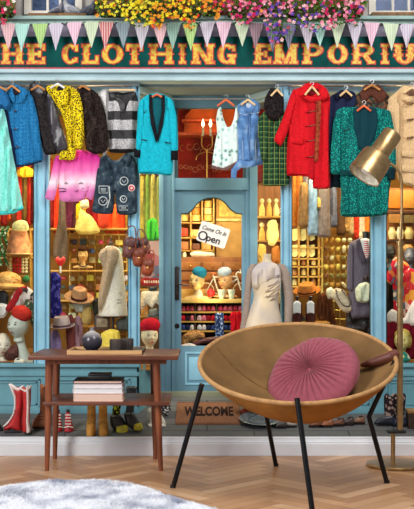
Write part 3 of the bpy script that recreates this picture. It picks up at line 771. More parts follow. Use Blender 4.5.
# ---- door and its frame
def zpx(py, y): return P(0, py, y).z
struct('trim_door_frame', [bpx(159, 97, 163.5, 394, DY - .03, DY + .05, .003), bpx(163.5, 97, 171.5, 394, DY - .012, DY + .05, .003), bpx(171.5, 97, 174.5, 394, DY - .025, DY + .05, .003),
       bpx(250, 97, 257.5, 394, DY - .03, DY + .05, .003), bpx(246, 97, 250, 394, DY - .012, DY + .05, .003), bpx(159, 88, 258, 108, DY - .005, DY + .05, .002), bpx(172, 178, 250, 190, DY - .02, DY + .05, .003)], DOOR_SHADED)
w = sroot('window_9')
struct('window_frame', [bpx(174.5, 106, 178, 179, DY - .004, DY + .03, .001), bpx(243, 106, 246.5, 179, DY - .004, DY + .03, .001)], paint((74, 92, 96)), w)
struct('glass', bpx(177, 107, 244, 179, DY + .012, DY + .016, 0), GLASS, w, smooth=False)
door = sroot('door_1'); dl = DOOR_SHADED; yb = DY + .03
arch = [(181, 214), (188, 213), (193, 209), (198, 203), (205, 199), (212, 198), (219, 199), (225, 203), (230, 209), (236, 213), (242, 214)]
struct('door_leaf', [bpx(174, 190, 181.2, 393, DY, yb, .002), bpx(241.8, 190, 247, 393, DY, yb, .002), prism([(181, 190), (242, 190)] + arch[::-1], DY, yb), bpx(181, 346, 242, 393, DY, yb, .002)], dl, door)
struct('door_panel', [bpx(185, 352, 238, 354, DY - .006, DY, .001), bpx(185, 383, 238, 385, DY - .006, DY, .001), bpx(185, 354, 187, 383, DY - .006, DY, .001), bpx(236, 354, 238, 383, DY - .006, DY, .001), bpx(189, 357, 234, 380, DY - .004, DY, .002)], BLUE, door)  # brighter blue here paints in the sunlight on the lower door
struct('arch_moulding', tube([P(a, b, DY - .003) for a, b in spline(arch, 4)], .004, 8), paint((52, 66, 62)), door)
struct('glass', prism([(181, 347), (242, 347)] + arch[::-1], DY + .014, DY + .017), GLASS, door, smooth=False)
struct('door_handle', [bpx(174.8, 267, 179.2, 300, DY - .008, DY, .002), tpx([(177, 284, DY - .03), (177.5, 284, DY - .03), (184, 285, DY - .034), (189, 286, DY - .03)], .0045, 8), tpx([(177, 284, DY), (177, 284, DY - .03)], .004, 8)], M((62, 56, 56), .4, .6), door)
for yy in (269, 326): struct('keyhole_plate', lathe([(0, 0), (2.6 * S(DY), 0), (2.2 * S(DY), .006), (0, .007)], P(177, yy, DY), 20, 1, Matrix.Rotation(PI / 2, 4, 'X')), M((40, 34, 34), .4, .7), door)
struct('doorstep', [box(P(159, 0, DY).x, P(258, 0, DY).x, DY - .05, DY + .12, .15, P(0, 391, DY).z, .004)], paint((134, 136, 112)), door)

# ---- shop shell behind the glass
struct('wall_back', box(-1.75, 1.75, 1.55, 1.6, .1, 2.1), M((150, 104, 44), .85, 0, .15, 6), smooth=False)
struct('wall_left', box(-1.75, -1.7, .44, 1.6, .1, 2.1), M((150, 104, 44), .85), smooth=False)
struct('wall_right', box(1.7, 1.75, .44, 1.6, .1, 2.1), M((150, 104, 44), .85), smooth=False)
struct('trim_display_left', [box(-1.7, P(139, 0, FY).x + .02, .43, .95, SILLZ - .03, SILLZ, .002), box(-1.7, P(139, 0, FY).x + .02, .95, .97, .1, SILLZ + .055, .002)], SHOPWOOD)
struct('trim_display_right', [box(P(281, 0, FY).x - .02, 1.7, .43, .95, SILLZ - .03, SILLZ, .002), box(P(281, 0, FY).x - .02, 1.7, .95, .97, .1, SILLZ + .055, .002)], SHOPWOOD)
struct('trim_transom_ledge', box(P(159, 0, DY).x, P(258, 0, DY).x, DY + .05, 1.3, P(0, 186, DY).z, P(0, 182, DY).z), DARKW)
struct('trim_display_floor_2', [box(P(139, 0, FY).x, P(158, 0, DY).x, .5, .95, SILLZ - .04, SILLZ - .006), box(P(259, 0, DY).x, P(281, 0, FY).x, .5, .95, SILLZ - .04, SILLZ - .006)], SHOPWOOD)

# ================================================================== PIGEONS, BUNTING, FLOWERS
def pigeon(px, py, k, col, label, flip=1, dark=(70, 72, 84)):
    """px,py = feet; k = body length in photo units"""
    y = .42; t = thing('pigeon', label, 'pigeon', P(px, py, y)); m = M(col, .8, 0, .12, 60); f = flip
    o_ = [(-.66, -.16), (-.45, -.36), (-.15, -.56), (.12, -.66), (.22, -.84), (.34, -.90), (.44, -.82), (.45, -.70), (.42, -.52), (.40, -.34), (.28, -.16), (.05, -.08), (-.3, -.06), (-.6, -.08)]
    part(t, 'body', puff([(px + f * a * k, py + b * k) for a, b in o_], y, .034, 3.5, .0, step=1.0), m)
    part(t, 'wing', puff([(px + f * a * k, py + b * k) for a, b in ((.2, -.52), (0, -.54), (-.3, -.36), (-.62, -.14), (-.3, -.16), (.08, -.24), (.22, -.36))], y - .028, .012, 2.0, .002, 1.5, step=1.0), M(dark, .8, 0, .15, 80))
    part(t, 'beak', tube([P(px + f * .4 * k, py - .75 * k, y), P(px + f * .52 * k, py - .71 * k, y)], [.005, .0008], 8), M((60, 52, 50)))
    for d in (-.06, .06): part(t, 'leg', tpx([(px + f * d * k, py - .18 * k, y), (px + f * d * k, py, y)], .0022, 6), M((180, 80, 70)))
    part(t, 'eye', epx(px + f * .36 * k, py - .76 * k, y - .012, .4, .4, .002, seg=8), M((200, 90, 30)))
pigeon(57, 15.2, 14, (132, 132, 142), 'dark grey pigeon on the ledge, huddled left of the paler pigeon', 1, (84, 86, 98))
pigeon(71, 16, 18, (172, 172, 178), 'paler grey pigeon on the ledge facing the pigeon at its left', -1, (140, 142, 152))
pigeon(88, 17.5, 19, (98, 102, 112), 'slate grey pigeon on the ledge beside the yellow flowers', 1, (76, 80, 90))

fcol = {'pink': ((226, 168, 176), (232, 196, 200)), 'mint': ((160, 222, 206), (186, 232, 222)), 'green': ((160, 208, 112), (188, 224, 146)), 'lilac': ((196, 184, 204), (216, 208, 222)), 'rose': ((226, 176, 200), (240, 206, 220)),
        'pale': ((196, 218, 176), (216, 230, 200)), 'coral': ((206, 96, 104), (232, 188, 182)), 'blue': ((128, 146, 158), (150, 168, 176)), 'white': ((214, 216, 226), (200, 186, 200)), 'mauve': ((142, 112, 124), (166, 136, 146)), 'teal': ((132, 172, 158), (156, 196, 180)), 'grey': ((120, 124, 150), (146, 148, 170))}
dm = lambda c: tuple(int(v * .8 + sum(c) / 3 * .12) for v in c)
fm = {k: stripes(dm(a), dm(b), 'X', .014, .5) for k, (a, b) in fcol.items()}
fl_list = [(-9, 'lilac'), (8, 'pink'), (22, 'mint'), (40, 'green'), (56, 'lilac'), (74, 'rose'), (91.5, 'pale'), (106, 'coral'), (123, 'blue'), (142, 'white'), (160, 'pink'), (173, 'teal'), (190, 'green'), (207, 'lilac'), (224, 'rose'), (242, 'pale'), (256, 'mauve'), (272, 'grey'), (289, 'grey'), (307, 'lilac'), (320, 'mint'), (338, 'pale'), (355, 'lilac'), (372, 'rose'), (391, 'pale'), (407, 'lilac'), (424, 'pink')]
by = .30
bt_ = thing('bunting', 'string of pastel triangular cloth flags strung under the ledge across the sign', 'bunting', P(207, 22, by))
def sagy(x): return 22.3 + 1.2 * math.sin(x * .05)
part(bt_, 'cord', tpx([(x, sagy(x), by) for x in range(-20, 436, 6)], .0028, 6), M((150, 176, 166)))
for i, (x, c) in enumerate(fl_list):
    h = 27 + (i * 37 % 5) - 2; w = 8.1; sw = ((i * 53) % 7 - 3) * .35; ty = sagy(x)
    part(bt_, 'flag', puff([(x - w, ty), (x - w * .3, ty + .3), (x + w * .3, ty + .3), (x + w, ty), (x + w * .45 + sw * .6, ty + h * .55), (x + sw, ty + h), (x - w * .45 + sw * .4, ty + h * .55)], by, .0018, 2, .0035, .5, 1.5, False, seed=i), fm[c])

LEAF = patches([(52, 84, 30), (84, 120, 44), (110, 140, 60), (60, 96, 40)], 60)
def basket(name, label, region, cols, nfl, nleaf, seed, y=.27, fs=1.9):
    """hanging plant: leaves and blossoms scattered through a mound with the given outline"""
    rnd = random.Random(seed); xs = [p[0] for p in region]; ys = [p[1] for p in region]
    def ins(x, z):
        c = False; j = len(region) - 1
        for i in range(len(region)):
            a, b = region[i], region[j]
            if (a[1] > z) != (b[1] > z) and x < (b[0] - a[0]) * (z - a[1]) / (b[1] - a[1]) + a[0]: c = not c
            j = i
        return c
    def pick():
        while True:
            x = rnd.uniform(min(xs), max(xs)); z = rnd.uniform(min(ys), max(ys))
            if ins(x, z): return x, z
    t = thing(name, label, 'flowers', P(sum(xs) / len(xs), max(ys), y))
    bm = bmesh.new()
    for _ in range(nleaf):
        x, z = pick(); c = P(x, z, y + rnd.uniform(-.05, .1)); s = S(y) * rnd.uniform(1.2, 2.6)
        R = Matrix.Rotation(rnd.uniform(0, 6.3), 3, 'Y') @ Matrix.Rotation(rnd.uniform(-1, 1), 3, 'X') @ Matrix.Rotation(rnd.uniform(-.8, .8), 3, 'Z')
        q = [Vector((0, 0, -1)), Vector((.5, -.15, 0)), Vector((0, .1, 1.1)), Vector((-.5, -.15, 0))]
        bm.faces.new([bm.verts.new(c + R @ p * s) for p in q])
    part(t, 'foliage', bm, LEAF, kind='stuff', smooth=False)
    part(t, 'trough', [box(P(min(xs) + 4, 0, y).x, P(max(xs) - 4, 0, y).x, y + .02, y + .12, P(0, min(14, max(ys) - 8), y).z, P(0, min(14, max(ys) - 8) - 9, y).z, .01)], M((62, 52, 36)))
    per = {}
    for _ in range(nfl):
        x, z = pick(); k = rnd.choices(range(len(cols)), [c[1] for c in cols])[0]; c = P(x, z, y - rnd.uniform(.05, .09)); s = S(y) * fs * rnd.uniform(.7, 1.25)
        b = per.setdefault(k, bmesh.new()); yaw = rnd.uniform(-.6, .6); pit = rnd.uniform(-.7, .5); R = Matrix.Rotation(yaw, 3, 'Z') @ Matrix.Rotation(pit, 3, 'X'); a0 = rnd.uniform(0, 1)
        ctr = b.verts.new(c + R @ Vector((0, .25, 0)) * s)
        for i in range(5):
            a = a0 + i * 2 * PI / 5; d_ = .5
            q = [c + R @ Vector((math.cos(a + o) * r, yy, math.sin(a + o) * r)) * s for o, r, yy in ((-d_, .75, 0), (-d_ * .45, 1, -.12), (d_ * .45, 1, -.12), (d_, .75, 0))]
            b.faces.new([ctr] + [b.verts.new(v) for v in q])
    for k, b in per.items(): part(t, 'blossoms', b, M(cols[k][0], .7, 0, .2, 120, .2), kind='stuff', smooth=False)
Y1, Y2, OR, RD = (236, 196, 36), (246, 220, 70), (226, 140, 40), (200, 50, 40)
PK, PK2, MG, PU, WH = (226, 128, 150), (240, 176, 178), (186, 36, 90), (92, 60, 150), (236, 214, 206)
basket('flower_trough', 'pink and crimson flowers spilling from the wall at far top left', [(-20, -25), (14, -25), (15, 14), (12, 21), (4, 23), (-20, 22)], [((198, 44, 86), 3), ((226, 90, 120), 2), (WH, 1)], 110, 420, 1)
basket('flower_trough', 'bright yellow flowers beside the slate pigeon, hanging over the bunting', [(95, -25), (152, -25), (154, 22), (146, 27), (132, 26), (122, 17), (108, 16), (96, 17)], [(Y1, 5), (Y2, 3), (OR, 1)], 230, 900, 2)
basket('flower_trough', 'yellow and orange flowers trailing lower, right of the bright yellow ones', [(152, -25), (205, -25), (203, 12), (196, 18), (193, 30), (186, 29), (182, 20), (166, 17), (160, 29), (152, 28)], [(Y1, 3), (OR, 4), (RD, 1)], 210, 850, 3)
basket('flower_trough', 'sparse orange and red flowers against the brick wall', [(203, -25), (226, -25), (224, 14), (214, 19), (203, 17)], [(OR, 4), (RD, 2), (MG, 1)], 70, 160, 4)
basket('flower_trough', 'magenta flowers trailing from the trough between orange and purple blooms', [(224, -25), (268, -25), (266, 18), (256, 17), (244, 26), (236, 24), (228, 12)], [(MG, 4), (PK, 2), (OR, .7), (PU, 1)], 130, 620, 5)
basket('flower_trough', 'deep purple and pink petunias trailing lowest over the sign', [(262, -25), (322, -25), (320, 30), (312, 34), (304, 28), (290, 33), (283, 42), (270, 42), (264, 22)], [(PU, 4), (PK, 3), (PK2, 2), (MG, .6)], 230, 980, 6)
basket('flower_trough', 'pink flowers with green leaves left of the right-hand upstairs window', [(318, -25), (364, -25), (367, 6), (360, 16), (356, 28), (346, 22), (336, 28), (324, 30), (318, 22)], [(PK, 3), (MG, 3), (PK2, 1.5), (PU, .6)], 170, 620, 7)

# ================================================================== CLOTHES ON THE RAIL
HW = wood((168, 104, 48), (206, 146, 84), 'X', 6); HLW = wood((216, 176, 118), (236, 206, 158), 'X', 6); HOR = M((206, 96, 52), .5); HWH = M((232, 230, 224), .4)
RG = 'clothes hanging from the rail outside the shop'
rail = thing('clothes_rail', 'steel rail under the cornice that the hanging clothes are hooked on', 'rail', P(207, 84, .36))
part(rail, 'rail_tube', tpx([(-40, 85, .34), (138, 85, .34)], .006, 8), STEEL); part(rail, 'rail_tube', tpx([(278, 85, .34), (450, 85, .34)], .006, 8), STEEL)
part(rail, 'rail_tube', tpx([(170, 99, .42), (248, 99, .42)], .005, 8), STEEL)
def garment(name, label, cat, pts, y, t, mat, folds=.006, fk=.5, body='body', seed=1, edge=3.2, **k):
    b = puff(pts, y, t * .72, edge, folds * 1.25, fk, seed=seed, **k)
    cx = sum(p[0] for p in pts) / len(pts); r = thing(name, label, cat, P(cx, max(p[1] for p in pts), y))
    part(r, body, b, mat); return r
def pc(r, name, pts, y, t, mat, folds=.003, fk=.6, edge=2.4, label=None, seed=2, **k): return part(r, name, puff(pts, y, t, edge, folds, fk, seed=seed, **k), mat, label)

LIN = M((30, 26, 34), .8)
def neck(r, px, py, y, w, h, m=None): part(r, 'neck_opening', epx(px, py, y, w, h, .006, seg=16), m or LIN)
# 1 mint skirt outfit at the left edge
def grad_z(a, b, py0, py1, y, nz=.0, rough=.8, mids=None):
    n = N('dip_dyed'); 
    z0 = P(0, py0, y).z; z1 = P(0, py1, y).z
    return n
g = garment('evening_dress', 'blue-topped dress with a full mint tulle skirt at the far left', 'dress', [(-16, 108), (-4, 104), (4, 109), (8, 128), (13, 155), (19, 185), (23, 208), (14, 212), (0, 213), (-14, 213), (-26, 208), (-20, 160)], .27, .035, cloth((142, 226, 214), .1), .012, .8, 'skirt', 3)
pc(g, 'bodice', [(-12, 88), (-4, 84), (4, 88), (9, 98), (11, 106), (6, 110), (2, 107), (0, 116), (-14, 112)], .255, .022, cloth((34, 98, 150)))
pc(g, 'hem', [(-26, 206), (0, 210), (22, 206), (23, 209), (12, 214), (0, 215), (-14, 215), (-26, 211)], .262, .01, cloth((70, 196, 190)))
hanger(-3, 86, .27, 9, 4, 'wooden hanger at the far left edge, holding the mint-skirted dress', HW)
# 2 blue wool coat
BW = N('blue_boucle'); q = BW.xyz(); bf = BW.noise(110, 4); gr = BW.math('MAXIMUM', BW.math('LESS_THAN', BW.math('FRACT', BW.math('DIVIDE', q[0], .022)), .12), BW.math('LESS_THAN', BW.math('FRACT', BW.math('DIVIDE', q[2], .022)), .12))
BW.col(BW.mix(BW.math('MULTIPLY', gr, .45), BW.ramp(bf, [(.35, (22, 98, 152)), (.7, (48, 134, 186))]), (20, 60, 104))).pr(.9); BW.bump(bf, .8, .005); BW = BW.m
g = garment('wool_coat', 'bright blue wool coat with dark trim on a wooden hanger', 'coat', [(7, 92), (12, 86), (20, 87), (28, 91), (33, 98), (37, 116), (40, 140), (43, 160), (30, 165), (14, 167), (12, 150), (8, 130), (3, 108)], .31, .028, BW, .006, .35, 'body', 4)
pc(g, 'sleeve', [(28, 92), (33, 98), (38, 118), (42, 158), (36, 161), (31, 140), (27, 112)], .29, .016, BW)
pc(g, 'collar', [(9, 90), (12, 84), (20, 86), (30, 92), (24, 97), (17, 92), (12, 98), (8, 102), (6, 97)], .285, .012, BW)
pc(g, 'front_edge', [(3, 110), (7, 110), (12, 130), (17, 166), (13, 167), (8, 140)], .281, .004, cloth((22, 30, 62)), label='dark navy trim down the open front')
part(g, 'hem_trim', tpx([(14, 166, .284), (28, 165, .283), (42, 161, .29)], .0045, 7), cloth((20, 28, 56)))
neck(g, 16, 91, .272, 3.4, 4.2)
pc(g, 'lapel', [(10, 90), (13, 88), (15, 97), (14, 103), (9, 98)], .274, .006, BW)
pc(g, 'lapel', [(21, 89), (27, 93), (22, 102), (17, 103), (19, 96)], .274, .006, BW)
buttons(g, [(15, 111), (15, 129), (17, 147)], .279, 1.4, M((18, 28, 70), .3))
hanger(12, 86, .3, 8, 6, 'wooden hanger in the open neck of the bright blue coat', HW)
# 3 black leather and fur jacket
g = garment('leather_jacket', 'black leather jacket with textured front between blue coat and leopard blouse', 'jacket', [(29, 86), (34, 82), (42, 88), (50, 91), (55, 100), (60, 120), (68, 147), (62, 153), (46, 155), (42, 145), (37, 122), (31, 100)], .325, .028, fur((30, 26, 28), (52, 46, 46), 60), .004, .5, 'body', 5)
pc(g, 'sleeve', [(47, 93), (54, 98), (60, 120), (68, 148), (58, 153), (52, 140), (48, 115)], .3, .018, M((52, 48, 54), .35, 0, .2, 30, .3), label='smooth leather sleeve')
pc(g, 'collar', [(30, 88), (34, 81), (42, 87), (46, 93), (40, 97), (34, 92)], .3, .01, M((38, 34, 38), .4))
hanger(38, 86, .33, 7, 4, 'hanger half hidden in the collar of the black leather jacket', HW)
# 4 leopard blouse
LEO = spots((236, 208, 30), (22, 20, 16), 120, .46)
g = garment('leopard_blouse', 'yellow and black leopard print blouse with neck bow on a white hanger', 'blouse', [(46, 88), (52, 84), (60, 85), (70, 86), (77, 96), (78, 122), (75, 158), (66, 160), (59, 159), (61, 150), (68, 150), (66, 128), (60, 110), (52, 100)], .30, .022, LEO, .007, .6, 'body', 6)
pc(g, 'sleeve', [(71, 87), (79, 93), (83, 110), (84, 135), (82, 149), (74, 147), (74, 128), (71, 108)], .275, .016, LEO, .005)
pc(g, 'neck_bow', [(50, 86), (57, 90), (63, 88), (68, 92), (67, 104), (60, 107), (56, 98), (51, 95)], .272, .010, LEO, .004)
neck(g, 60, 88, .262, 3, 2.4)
hanger(57.5, 84, .29, 7, 4, 'white plastic hanger at the neck of the leopard print blouse', HWH)
# 5 black fur coat
g = garment('fur_coat', 'shaggy black fur jacket between leopard blouse and striped jumper', 'coat', [(74, 90), (80, 86), (90, 88), (98, 94), (104, 108), (107, 128), (109, 146), (104, 153), (94, 154), (86, 149), (84, 130), (82, 108), (76, 98)], .31, .032, fur((22, 18, 18), (64, 52, 48), 70), .008, .5, 'body', 7, crumple=.02)
pc(g, 'sleeve', [(93, 93), (100, 97), (106, 115), (109, 146), (102, 153), (98, 135), (95, 112)], .285, .018, fur((20, 16, 16), (58, 46, 42), 80), .006)
hanger(83, 86, .32, 7, 4, 'hanger inside the black fur jacket', HW)
# 6 pink cat top
n = N('dip_dyed_pink'); z = n.xyz()[2]; nz = n.math('MULTIPLY', n.noise(16, 3), .05); h = n.math('DIVIDE', n.math('ADD', z, nz), .26)
n.col(n.ramp(h, [(.30, (214, 120, 178)), (.48, (240, 216, 226)), (.75, (226, 110, 176)), (1, (200, 50, 140))])).pr(.85); n.bump(n.noise(60), .3, .003); PINK = n.m
g = thing('cat_face_top', 'pink and white dip-dyed top with a drawn cat face hanging below the fur jacket', 'top', P(75, 200, .35))
def local_one(parent, name, bm, mat, org):   # part whose mesh is measured from its thing's base, for patterns that follow it
    bmesh.ops.translate(bm, vec=-org, verts=bm.verts); o = part(parent, name, bm, mat); o.matrix_parent_inverse = Matrix.Identity(4); return o
org = P(75, 200, .35)
local_one(g, 'body', puff([(56, 158), (66, 152), (80, 150), (97, 153), (100, 162), (98, 180), (94, 192), (86, 196), (85, 200), (70, 202), (60, 200), (58, 180)], .35, .018, 6, .006, .5, seed=8), PINK, org)
local_one(g, 'sleeve', puff([(56, 156), (62, 158), (59, 180), (54, 200), (45, 198), (50, 180), (53, 165)], .335, .014, 4, .003, seed=3), PINK, org)
local_one(g, 'sleeve', puff([(95, 153), (100, 158), (99, 178), (96, 190), (92, 200), (86, 197), (90, 180), (93, 165)], .335, .014, 4, .003, seed=4), PINK, org)
INK = M((70, 40, 70), .8)
cy = .331
part(g, 'cat_face', [stroke(l, .8, cy) for l in ([(64, 184), (66, 182.5), (68, 184)], [(79, 184), (81, 182.5), (83, 184)], [(70, 190), (72, 192), (74, 190), (76, 192), (78, 190)], [(73, 187.5), (75, 187.5), (74, 189)], [(58, 188), (66, 189)], [(58, 192), (66, 191)], [(82, 189), (90, 187)], [(82, 191), (90, 192)])], INK)
# 7 striped silver jumper
n = N('sequin_stripes'); z = n.xyz()[2]; f = n.math('FRACT', n.math('ADD', n.math('DIVIDE', z, .1085), .22)); v = n.new('ShaderNodeTexVoronoi'); v.inputs['Scale'].default_value = 170; n.link(n.tc.outputs['Object'], v.inputs['Vector'])
n.col(n.mix(n.math('LESS_THAN', f, .47), n.ramp(v.outputs['Distance'], [(0, (224, 222, 220)), (.6, (140, 138, 140))]), (24, 22, 26))).pr(.35, .3); n.bump(v.outputs['Distance'], .6, .003)
g = thing('sequin_jumper', 'silver sequin jumper with broad black stripes on a wooden hanger', 'jumper', P(123, 153, .33)); org = P(123, 154, .33)
g.location = org; OFF[g.name] = org
local_one(g, 'body', puff([(108, 91), (114, 90), (123, 93), (131, 90), (136, 92), (139, 108), (138, 130), (138, 150), (128, 153), (115, 153), (108, 151), (107, 130), (105, 108)], .33, .022, 6, .006, .45, seed=9), n.m, org)
pc(g, 'sleeve', [(97, 96), (103, 89), (109, 91), (108, 112), (107, 135), (107, 152), (103, 156), (102, 135), (100, 112)], .315, .014, M((176, 174, 172), .45, .3, .15, 150, .5), label='silver-grey sleeve')
pc(g, 'yoke', [(112, 92), (117, 96), (123, 101), (129, 96), (133, 91), (135, 95), (128, 103), (125, 112), (121, 112), (118, 103), (110, 96)], .305, .006, M((26, 24, 28), .5), label='black V-shaped yoke')
hanger(122, 90, .32, 13, 0, 'light wooden hanger with bar above the striped sequin jumper', HLW)
# 8 patched dungarees
DEN = N('dark_denim'); f = DEN.noise(28, 5); DEN.col(DEN.ramp(f, [(.3, (26, 36, 46)), (.55, (50, 66, 78)), (.75, (104, 120, 124))])).pr(.85); DEN.bump(DEN.noise(160), .4, .002); DEN = DEN.m
g = garment('denim_dungarees', 'dark denim dungarees covered in patches below the striped jumper', 'dungarees', [(100, 158), (106, 154), (112, 160), (118, 160), (126, 153), (133, 156), (137, 165), (137, 190), (137, 213), (126, 215), (117, 213), (115, 192), (113, 213), (100, 214), (92, 211), (96, 188), (98, 170)], .34, .02, DEN, .006, .4, 'body', 10)
pc(g, 'trouser_leg', [(98, 168), (112, 170), (113, 192), (112, 213), (100, 214), (92, 211), (95, 190)], .322, .012, DEN)
pc(g, 'trouser_leg', [(117, 168), (136, 168), (137, 192), (137, 213), (126, 215), (117, 213), (116, 190)], .322, .012, DEN)
PW = M((190, 196, 196), .8)
def ring(px, py, y, r, w=.5): return tube([P(px + r * math.cos(a), py + r * math.sin(a), y) for a in np.linspace(0, 2 * PI, 18, False)], w * S(y), 5, True)
for k, (cx, cy_, rr) in enumerate(((103, 201, 4.2), (124, 181, 4.0), (123.5, 199, 3.2))): part(g, 'patch', [ring(cx, cy_, .307, rr), stroke([(cx - rr * .5, cy_ - rr * .3), (cx, cy_ + rr * .4), (cx + rr * .5, cy_ - rr * .3)], .7, .307)], PW, 'round white emblem')
part(g, 'patch', [stroke([(a, b) for a, b in ((99, 186), (108, 186), (108, 193), (99, 193), (99, 186))], .8, .307), stroke([(101, 189), (106, 189)], 1, .307), stroke([(101, 191), (106, 191)], .7, .307)], PW, 'square white printed patch')
part(g, 'patch', [stroke([(109, 186), (110, 198), (107, 208)], 1.2, .307)], PW, 'white lettered strip')
part(g, 'patch', [stroke([(119, 206), (128, 206), (128, 210), (119, 210), (119, 206)], .7, .307), stroke([(121, 208), (126, 208)], 1, .307)], PW, 'square white printed patch')
part(g, 'patch', epx(131.5, 188, .308, 3.6, 3.6, .003, seg=18), M((226, 196, 190), .8), 'round pink patch')
part(g, 'patch', ring(131.5, 188, .304, 1.9, .6), M((190, 50, 60), .8), 'red ring on the pink patch')
part(g, 'strap', [tpx(spline([(104, 156, .315), (107, 165, .31), (110, 176, .31)], 4), .006, 6), tpx(spline([(130, 155, .315), (127, 163, .31), (122, 174, .31)], 4), .006, 6)], DEN)
# 9 turquoise drape jacket
TQ = cloth((22, 170, 190), .1)
g = garment('drape_jacket', 'long turquoise jacket with black shawl lapels and cuffs, left of the doorway', 'jacket', [(141, 101), (147, 95), (156, 93), (165, 95), (171, 101), (173, 125), (173, 150), (172, 175), (156, 174), (139, 173), (138, 150), (138, 125)], .27, .026, TQ, .004, .3, 'body', 11)
pc(g, 'sleeve', [(167, 97), (173, 101), (177, 120), (178, 151), (171, 152), (169, 130), (167, 112)], .25, .014, TQ, .002)
pc(g, 'sleeve', [(141, 99), (144, 101), (144, 125), (141, 150), (136, 149), (137, 125), (138, 108)], .25, .014, TQ, .002)
pc(g, 'cuff', [(171, 150), (178, 150), (178, 160), (171, 160)], .248, .015, M((18, 18, 22), .8), sm=False); pc(g, 'cuff', [(134, 148), (141, 149), (140, 158), (134, 157)], .25, .013, M((18, 18, 22), .8), sm=False)
pc(g, 'shirt_front', [(152, 96), (162, 96), (161, 112), (157, 132), (153, 115)], .246, .006, cloth((16, 86, 96)), label='dark teal lining seen between the lapels')
pc(g, 'lapel', [(149, 94), (152, 95), (153, 112), (158, 140), (156, 143), (151, 125), (149, 108)], .24, .006, M((16, 18, 24), .7), sm=False)
pc(g, 'lapel', [(165, 95), (161, 95), (162, 110), (157, 136), (158, 143), (163, 126), (165, 110)], .24, .006, M((16, 18, 24), .7), sm=False)
for a, b in ((140, 139), (165, 142)): part(g, 'pocket_flap', tpx([(a, b, .243), (a + 7, b + 1.5, .243)], .003, 6), BLACK)
for a, b in ((142, 110), (167, 108)): part(g, 'piping', tpx([(a, b, .243), (a + 3, b + 3, .243), (a + 4, b, .243)], .0022, 6), BLACK)
hanger(157, 94.5, .26, 5, 2.5, 'reddish hanger in the neck of the turquoise jacket', HOR)
# 10 floral camisole
n = N('floral_print'); v = n.new('ShaderNodeTexVoronoi'); v.inputs['Scale'].default_value = 30; n.link(n.tc.outputs['Object'], v.inputs['Vector']); nf = n.noise(90, 3)
d_ = n.math('ADD', v.outputs['Distance'], n.math('MULTIPLY', nf, .25)); n.col(n.ramp(d_, [(.0, (150, 110, 110)), (.3, (120, 148, 140)), (.42, (176, 214, 208)), (.6, (222, 238, 232))])).pr(.8); FLO = n.m
g = garment('floral_camisole', 'white sleeveless top with scattered flowers on an orange hanger', 'top', [(218, 109), (221, 107), (223, 117), (227, 127), (231, 126), (234, 118), (236, 106), (239, 107), (238, 125), (238, 148), (237, 162), (228, 168), (217, 169), (212, 166), (214, 150), (217, 132), (216, 120)], .44, .016, FLO, .006, .6, 'body', 12)
pc(g, 'hem', [(212, 165), (224, 168), (237, 161), (237, 164), (226, 170.5), (212, 168.5)], .425, .004, cloth((110, 80, 74)), label='brown hem band')
hanger(226, 100, .44, 8.5, 6, 'orange hanger holding the floral camisole', HOR)
# 11 denim vest
DV = N('washed_denim'); f = DV.noise(18, 5); DV.col(DV.ramp(f, [(.3, (60, 98, 150)), (.55, (98, 140, 190)), (.75, (150, 182, 214))])).pr(.85); DV.bump(DV.noise(180), .4, .002); DV = DV.m
g = garment('denim_waistcoat', 'sleeveless washed denim waistcoat with breast pockets, right of the floral camisole', 'waistcoat', [(237, 107), (239, 104), (243, 100.5), (247, 100), (254, 99), (259, 103), (261, 107), (258.5, 114), (260, 122), (259.5, 140), (262, 157), (256, 160), (247, 162), (238, 160.5), (238, 145), (237, 125), (239, 115)], .42, .02, DV, .005, .45, 'body', 13, sm=False)
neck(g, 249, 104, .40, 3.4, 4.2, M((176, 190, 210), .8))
for l in ([(239, 113), (246, 115), (249, 113)], [(249, 113), (254, 114), (259.5, 112)], [(242, 130), (243, 160)], [(255, 130), (256, 160)]): part(g, 'seam', tpx([q + (.4015,) for q in l], .0014, 5), M((190, 206, 226), .8))
pc(g, 'collar', [(243, 102), (248, 108), (254, 100), (258, 104), (252, 113), (246, 111), (241, 106)], .40, .008, DV)
for a, b in ((239, 118), (251, 116)): pc(g, 'pocket', [(a, b), (a + 7, b), (a + 7, b + 10), (a + 3.5, b + 12), (a, b + 10)], .40, .005, DV, .0, sm=False)
part(g, 'button_band', tpx([(249, 112, .399), (248.5, 135, .398), (250, 161, .398)], .0035, 6), M((70, 104, 150)))
pc(g, 'ragged_hem', [(231, 170), (236, 163), (238, 160), (248, 161), (262, 157), (263, 164), (252, 167), (241, 168), (237, 171), (236, 179), (231, 178)], .41, .008, DV, label='frayed hem with a hanging tie', sm=False)
hanger(248, 100, .42, 7, 5, 'light wooden hanger in the denim waistcoat', HLW)
# 12 green plaid dress with fur collar
n = N('green_plaid'); q = n.xyz()
def band(c, per, duty, off=0): return n.math('LESS_THAN', n.math('FRACT', n.math('ADD', n.math('DIVIDE', c, per), off)), duty)
col = n.mix(band(q[0], .03, .45), (24, 52, 38), (40, 84, 52)); col = n.mix(n.math('MULTIPLY', band(q[2], .03, .45), .5), col, (18, 34, 30)); col = n.mix(band(q[0], .03, .06, .2), col, (160, 176, 90)); col = n.mix(band(q[2], .03, .06, .2), col, (140, 160, 80))
n.col(col).pr(.9); PLAID = n.m
g = garment('plaid_dress', 'dark green plaid dress with black fur at the neck, left of the red coat', 'dress', [(259, 118), (266, 110), (276, 108), (286, 112), (290, 125), (290, 150), (289, 184), (276, 186), (263, 185), (263, 165), (261, 150), (258, 135)], .32, .022, PLAID, .006, .4, 'body', 14)
pc(g, 'sleeve', [(261, 116), (266, 114), (268, 130), (267, 160), (261, 159), (259, 135)], .30, .012, PLAID)
